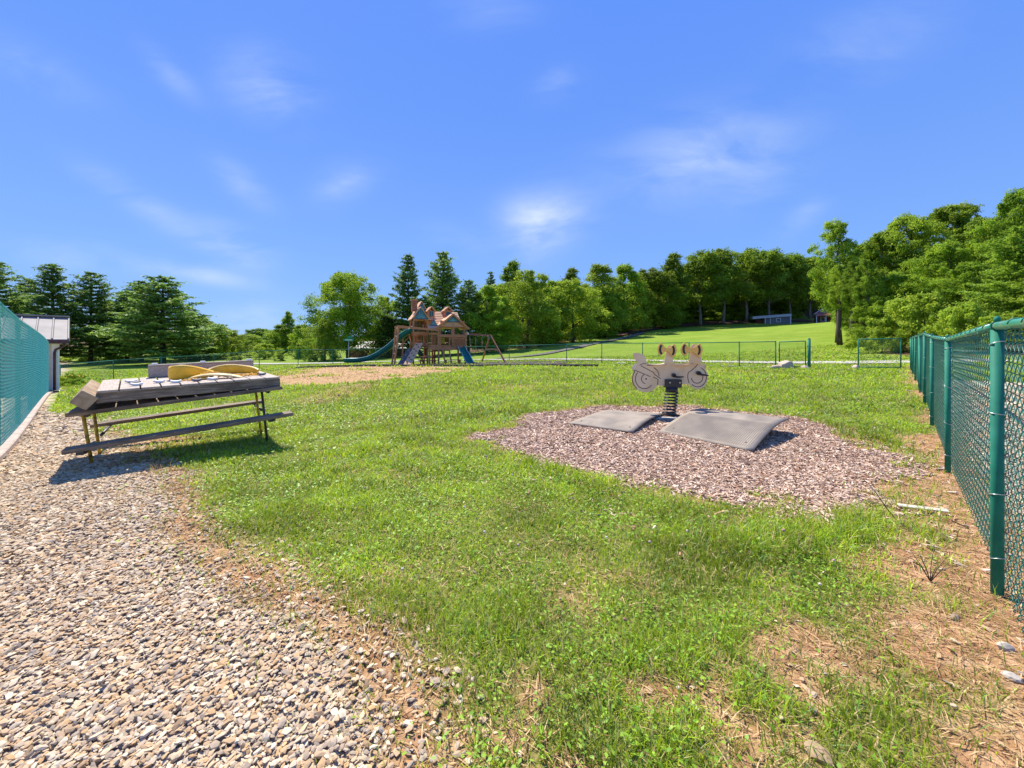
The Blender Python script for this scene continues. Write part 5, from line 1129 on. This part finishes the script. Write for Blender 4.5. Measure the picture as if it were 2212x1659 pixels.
    for a0, a1 in ((aL+.08, aM-.06), (aM+.06, aR-.08)):
        w = MB(); w.box(((a0+a1)/2, bf, 2.56), (a1-a0, .04, .05)).box(((a0+a1)/2, bf, 2.02), (a1-a0, .04, .05)).box((a0+.03, bf, 2.29), (.05, .04, .5)).box((a1-.03, bf, 2.29), (.05, .04, .5)); w.build('window_frame', C_, t)
        for a in (a0+.13, a1-.13): MB().prism([(a-.07, 2.12), (a+.07, 2.12), (a+.055, 2.26), (a, 2.34), (a-.055, 2.26)], (1, 0, 0), (0, 0, 1), (0, bf-.02, 0), .02).build('lantern_cutout', M['darksteel'], t)
    B('mid_post', (aM, bf-.01, 2.35), (.10, .06, .75))
    q = MB()
    for i in range(15):
        a = aL+.10+i*.119; z1 = 2.68+.24*math.sin(math.pi*(i+.5)/15); q.box((a, bf-.01, (2.58+z1)/2), (.10, .03, z1-2.58))
    q.build('arched_slats', M['cedar_roof'], t); arcbeam(aL+.1, aR-.1, bf-.04, 2.62, .26)
    gable(1.36, 3.62, bf-.18, 1.1, 2.46, 3.42); sunburst(1.95, 3.03, bf-.08, 2.86, 3.30)
    for s, a in ((-1, 1.36), (1, 3.62)): BM('barge_board', (a, bf-.20, 2.42), (2.49, bf-.20, 3.38), .04, .12, C_)
    # main cross roof, ridge along a, with second dormer
    q = MB()
    for b0_, z0_, b1_, z1_ in ((-.10, 2.55, 1.15, 3.70), (2.4, 2.6, 1.15, 3.70)):
        n = 9
        for i in range(n):
            f0, f1 = i/n, (i+1)/n-.004; y0, y1 = b0_+(b1_-b0_)*f0, b0_+(b1_-b0_)*f1; z0, z1 = z0_+(z1_-z0_)*f0, z0_+(z1_-z0_)*f1
            q.hexa([(1.18, y0, z0-.05), (3.4, y0, z0-.05), (3.4, y1, z1-.07), (1.18, y1, z1-.07), (1.18, y0, z0+.02), (3.4, y0, z0+.02), (3.4, y1, z1), (1.18, y1, z1)])
    q.build('main_roof', RF, t)
    dm = B('dormer', (2.52, .75, 3.45), (.5, .6, .6)); MB().box((2.52, .438, 3.5), (.28, .03, .3)).build('window', M['blue'], dm); MB().box((2.52, .42, 3.5), (.2, .02, .22)).build('pane', M['glass'], dm)
    gable(2.18, 2.86, .34, 1.15, 3.70, 4.02, .04, name='dormer_roof')
    sunburst(1.06, 1.62, -.16, 2.62, 3.08)
    MB().hexa([(.86, bf-.05, 2.36), (1.66, bf-.05, 2.42), (1.62, -.1, 2.60), (.95, -.1, 2.60), (.86, bf-.05, 2.40), (1.66, bf-.05, 2.46), (1.62, -.1, 2.64), (.95, -.1, 2.64)]).build('porch_roof', RF, t)
    # ---- monkey bars to the left
    aE = -1.02
    for b in (-.72, .26): BM('monkey_bar_rail', (aE-.1, b, 2.50), (1.5, b if b < 0 else .26, 2.30 if b < 0 else 2.38), .05, .13)
    for i in range(5): a = aE+.35+i*.36; MB().tube([(a, -.72, 2.44-.03*i), (a, .26, 2.46-.03*i)], .018, 6).build('rung', M['chain'], t)
    for b in (-.70, .24):
        BM('ladder_post', (aE-.28, b, 0), (aE, b, 2.56), .10, .10); 
        for z in (1.0, 1.5, 2.05): MB().box((aE-.28+.28*z/2.56-.07, b, z), (.05, .12, .05)).build('bracket', M['darksteel'], t)
    for z in (.32, .78, 1.24, 1.9, 2.4): MB().tube([(aE-.28+.28*z/2.56, -.70, z), (aE-.28+.28*z/2.56, .24, z)], .02, 6).build('ladder_rung', M['chain'], t)
    BM('side_brace', (-.04, .3, 1.3), (-.05, .95, 2.05), .07, .04)
    for a, b, z in ((-.55, .6, 1.75),): BM('post', (a, b, 0), (a, b, z), .10, .10); BM('brace', (-.55, .6, 1.4), (-.05, .6, 2.0), .07, .06)
    # ---- climbing wall, with cargo-net side
    T0, T1 = Vector((.18, -.04, 1.42)), Vector((.62, -.05, 1.42)); sh = Vector((-1.02, -1.0, -1.42))
    wl = MB().hexa([T0, T0+Vector((.40, -.30, 0)), T0+Vector((.40, -.30, 0))+sh, T0+sh, T0+Vector((0, 0, .05)), T0+Vector((.40, -.30, .05)), T0+Vector((.40, -.30, .05))+sh, T0+sh+Vector((0, 0, .05))]).build('climbing_wall', M['cedar_roof'], t)
    for i in range(9):
        f = .1+.095*i; c = T0+sh*f+Vector((.40, -.30, 0))*(.3+.4*(i % 2))+Vector((0, 0, .07)); MB().box(c, (.09, .08, .06), rz=i).build('climbing_hold', M['black'], wl, .015)
    N0 = Vector((-.30, .30, 1.05)); 
    nw = MB().hexa([N0, N0+Vector((.45, -.3, 0)), N0+Vector((.45, -.3, 0))+Vector((-.8, -.75, -1.05)), N0+Vector((-.8, -.75, -1.05)), N0+Vector((0, 0, .04)), N0+Vector((.45, -.3, .04)), N0+Vector((-.35, -1.05, -1.01)), N0+Vector((-.8, -.75, -1.01))]).build('climbing_wall', M['netgrey'], t, label='dark grey climbing wall')
    for i in range(6): c = N0+Vector((-.8, -.75, -1.05))*(.12+.14*i)+Vector((.45, -.3, 0))*(.3+.4*(i % 2))+Vector((0, 0, .06)); MB().box(c, (.08, .08, .05), rz=i).build('climbing_hold', M['chain'], nw, .012)
    # ---- entry ladder
    for a in (1.80, 2.24): BM('ladder_rail', (a, bf-.04, 1.12), (a, bf-.72, 0.0), .09, .05)
    for z in (.22, .48, .74, .98): y = bf-.04-.68*(1-z/1.12); BM('ladder_step', (1.80, y, z), (2.24, y, z), .10, .035)
    # ---- slides
    def slide(name, path, w, wall, parent=t, edge='slide_edge', up=None):
        path = [Vector(p) for p in path]; pp = []
        n = len(path)
        for i in range(n-1):                                                  # Catmull-Rom
            p0, p1, p2, p3 = path[max(i-1, 0)], path[i], path[i+1], path[min(i+2, n-1)]
            for k in range(6):
                u = k/6; pp.append(.5*((2*p1)+(p2-p0)*u+(2*p0-5*p1+4*p2-p3)*u*u+(3*p1-p0-3*p2+p3)*u**3))
        pp.append(path[-1]); rows = []; e1, e2 = [], []
        for i, p in enumerate(pp):
            d = pp[min(i+1, len(pp)-1)]-pp[max(i-1, 0)]; s = Vector((d.y, -d.x, 0)).normalized(); nn = s.cross(d).normalized(); nn = nn if nn.z > 0 else -nn
            rows.append([p-s*w*.5+nn*wall, p-s*w*.42+nn*.02, p-s*w*.2, p, p+s*w*.2, p+s*w*.42+nn*.02, p+s*w*.5+nn*wall]); e1.append(rows[-1][0]); e2.append(rows[-1][-1])
        sl = MB().ribbon(rows, .03).build(name, M['slide'], parent)
        for e in (e1, e2): MB().tube(e, .022, 6).build('slide_rim', M[edge], sl)
        return sl
    dl = Vector((-.90, .44, 0)); s0 = Vector((-.10, .5, 2.12))
    slide('long_slide', [s0+Vector((.3, 0, .0)), s0, s0+dl*.6+Vector((0, 0, -.45)), s0+dl*1.5+Vector((0, 0, -1.20)), s0+dl*2.4+Vector((0, 0, -1.72)), s0+dl*3.3+Vector((0, 0, -1.93)), s0+dl*4.25+Vector((0, 0, -1.95))], .80, .27)
    slide('wave_slide', [(3.05, bf-.02, 1.14), (3.05, bf-.2, 1.10), (3.05, bf-.62, .82), (3.05, bf-1.0, .66), (3.05, bf-1.45, .36), (3.05, bf-1.85, .12), (3.05, bf-2.2, .08)], .50, .14)
    slide('short_slide', [(.05, 1.15, 1.42), (.25, 1.3, 1.30), (.75, 1.6, .72), (1.05, 1.8, .42), (1.35, 2.0, .36)], .45, .15)
    # ---- swing beam and A-frame
    e = Vector((5.65, .42, 2.02)); BM('swing_beam', (3.46, .1, 2.14), e, .09, .14, RD)
    BM('beam_clamp', (3.75, .10, 2.14), (3.87, .11, 2.135), .12, .17, M['white'])
    BM('a_frame_leg', e+Vector((.02, -.03, .05)), (6.0, -1.65, 0), .09, .09, RD); BM('a_frame_leg', e+Vector((.02, .03, .05)), (5.75, 2.3, 0), .09, .09, RD); BM('a_frame_bar', (5.83, -.55, 1.05), (5.72, 1.4, 1.05), .05, .08, M['cedar_roof'])
    BM('gusset', e+Vector((-.05, -.15, -.12)), e+Vector((-.05, .15, -.12)), .03, .2, M['blue'])
    # things hanging from or standing under the playset
    Mw = Matrix.Translation((ox, oy, oz))@Matrix.Rotation(th, 4, 'Z')
    def swing(a0, a1, zs, label, trapeze=False):
        zb = 2.1-.05*((a0-3.5)/2.5); yb = .13+.14*((a0-3.5)/2.5); s = thing('swing', label, 'swing', tuple(Mw@Vector(((a0+a1)/2, yb, zb))), th, 'swings hanging from the playset beam')
        h = (a1-a0)/2
        for x in (-h, h): MB().tube([(x, 0, 0), (x*(1 if trapeze else .8), 0, zs-zb)], .010, 5).build('chain', M['chain'], s)
        if trapeze: MB().tube([(-h-.05, 0, zs-zb), (h+.05, 0, zs-zb)], .018, 8).build('bar', M['slide'], s)
        else: MB().ribbon([[(x, -.08, zs-zb-.10*(1-(x/h)**2)*1.0), (x, .08, zs-zb-.10*(1-(x/h)**2))] for x in np.linspace(-h*.8, h*.8, 9)], .012).build('seat', M['slide'], s)
    swing(4.0, 4.46, .62, 'belt swing hanging nearest the tower, on pale chains'); swing(4.95, 5.4, .95, 'trapeze bar swing hanging nearest the A-frame', True)
    tb = thing('play_table', 'small reddish wooden picnic table under the playset floor', 'picnic table', tuple(Mw@Vector((1.1, .55, 0))), th)
    MB().box((0, 0, .52), (1.1, .5, .04)).build('tabletop', RD, tb)
    for s in (-1, 1): MB().box((0, s*.48, .30), (1.1, .18, .035)).build('bench', RD, tb)
    for x in (-.4, .4):
        for s in (-1, 1): MB().beam((x, s*.42, 0), (x, s*.14, .5), .07, .04).build('leg', C_, tb)
        MB().beam((x, -.55, .26), (x, .55, .26), .04, .07).build('crosspiece', C_, tb)
    tb = thing('play_bench', 'low dark wooden bench under the right tower of the playset', 'bench', tuple(Mw@Vector((2.9, .6, 0))), th)
    MB().box((0, 0, .30), (1.2, .25, .04)).build('seat', C_, tb)
    for x in (-.5, .5): MB().box((x, 0, .14), (.06, .2, .28)).build('leg', C_, tb)
playset()
def edging():
    P = [(-11.6, 20.9), (-8.0, 21.3), (-4.6, 21.4), (-1.6, 21.0), (-.6, 21.9), (2.2, 21.9), (4.6, 20.8)]
    names = ['landscape timber edging the play area, leftmost length in front of the long slide', 'landscape timber edging the play area, in front of the monkey bars', 'landscape timber edging the play area, below the entry ladder', 'short landscape timber turning the corner by the wave slide', 'landscape timber edging the black mulch right of the playset, nearer length', 'landscape timber edging the black mulch right of the playset, farther length']
    for (a, b), nme in zip(zip(P, P[1:]), names):
        za, zb = gz(*a), gz(*b); zm = gz((a[0]+b[0])/2, (a[1]+b[1])/2); t = thing('edging_timber', nme, 'timber', (a[0], a[1], za), world=True, group='landscape timbers round the play area')
        m = MB(); mid = ((a[0]+b[0])/2, (a[1]+b[1])/2, zm+.05); m.beam((a[0], a[1], za+.05), mid, .12, .12).beam(mid, (b[0], b[1], zb+.05), .12, .12); m.build('timber', M['timber'], t)
edging()
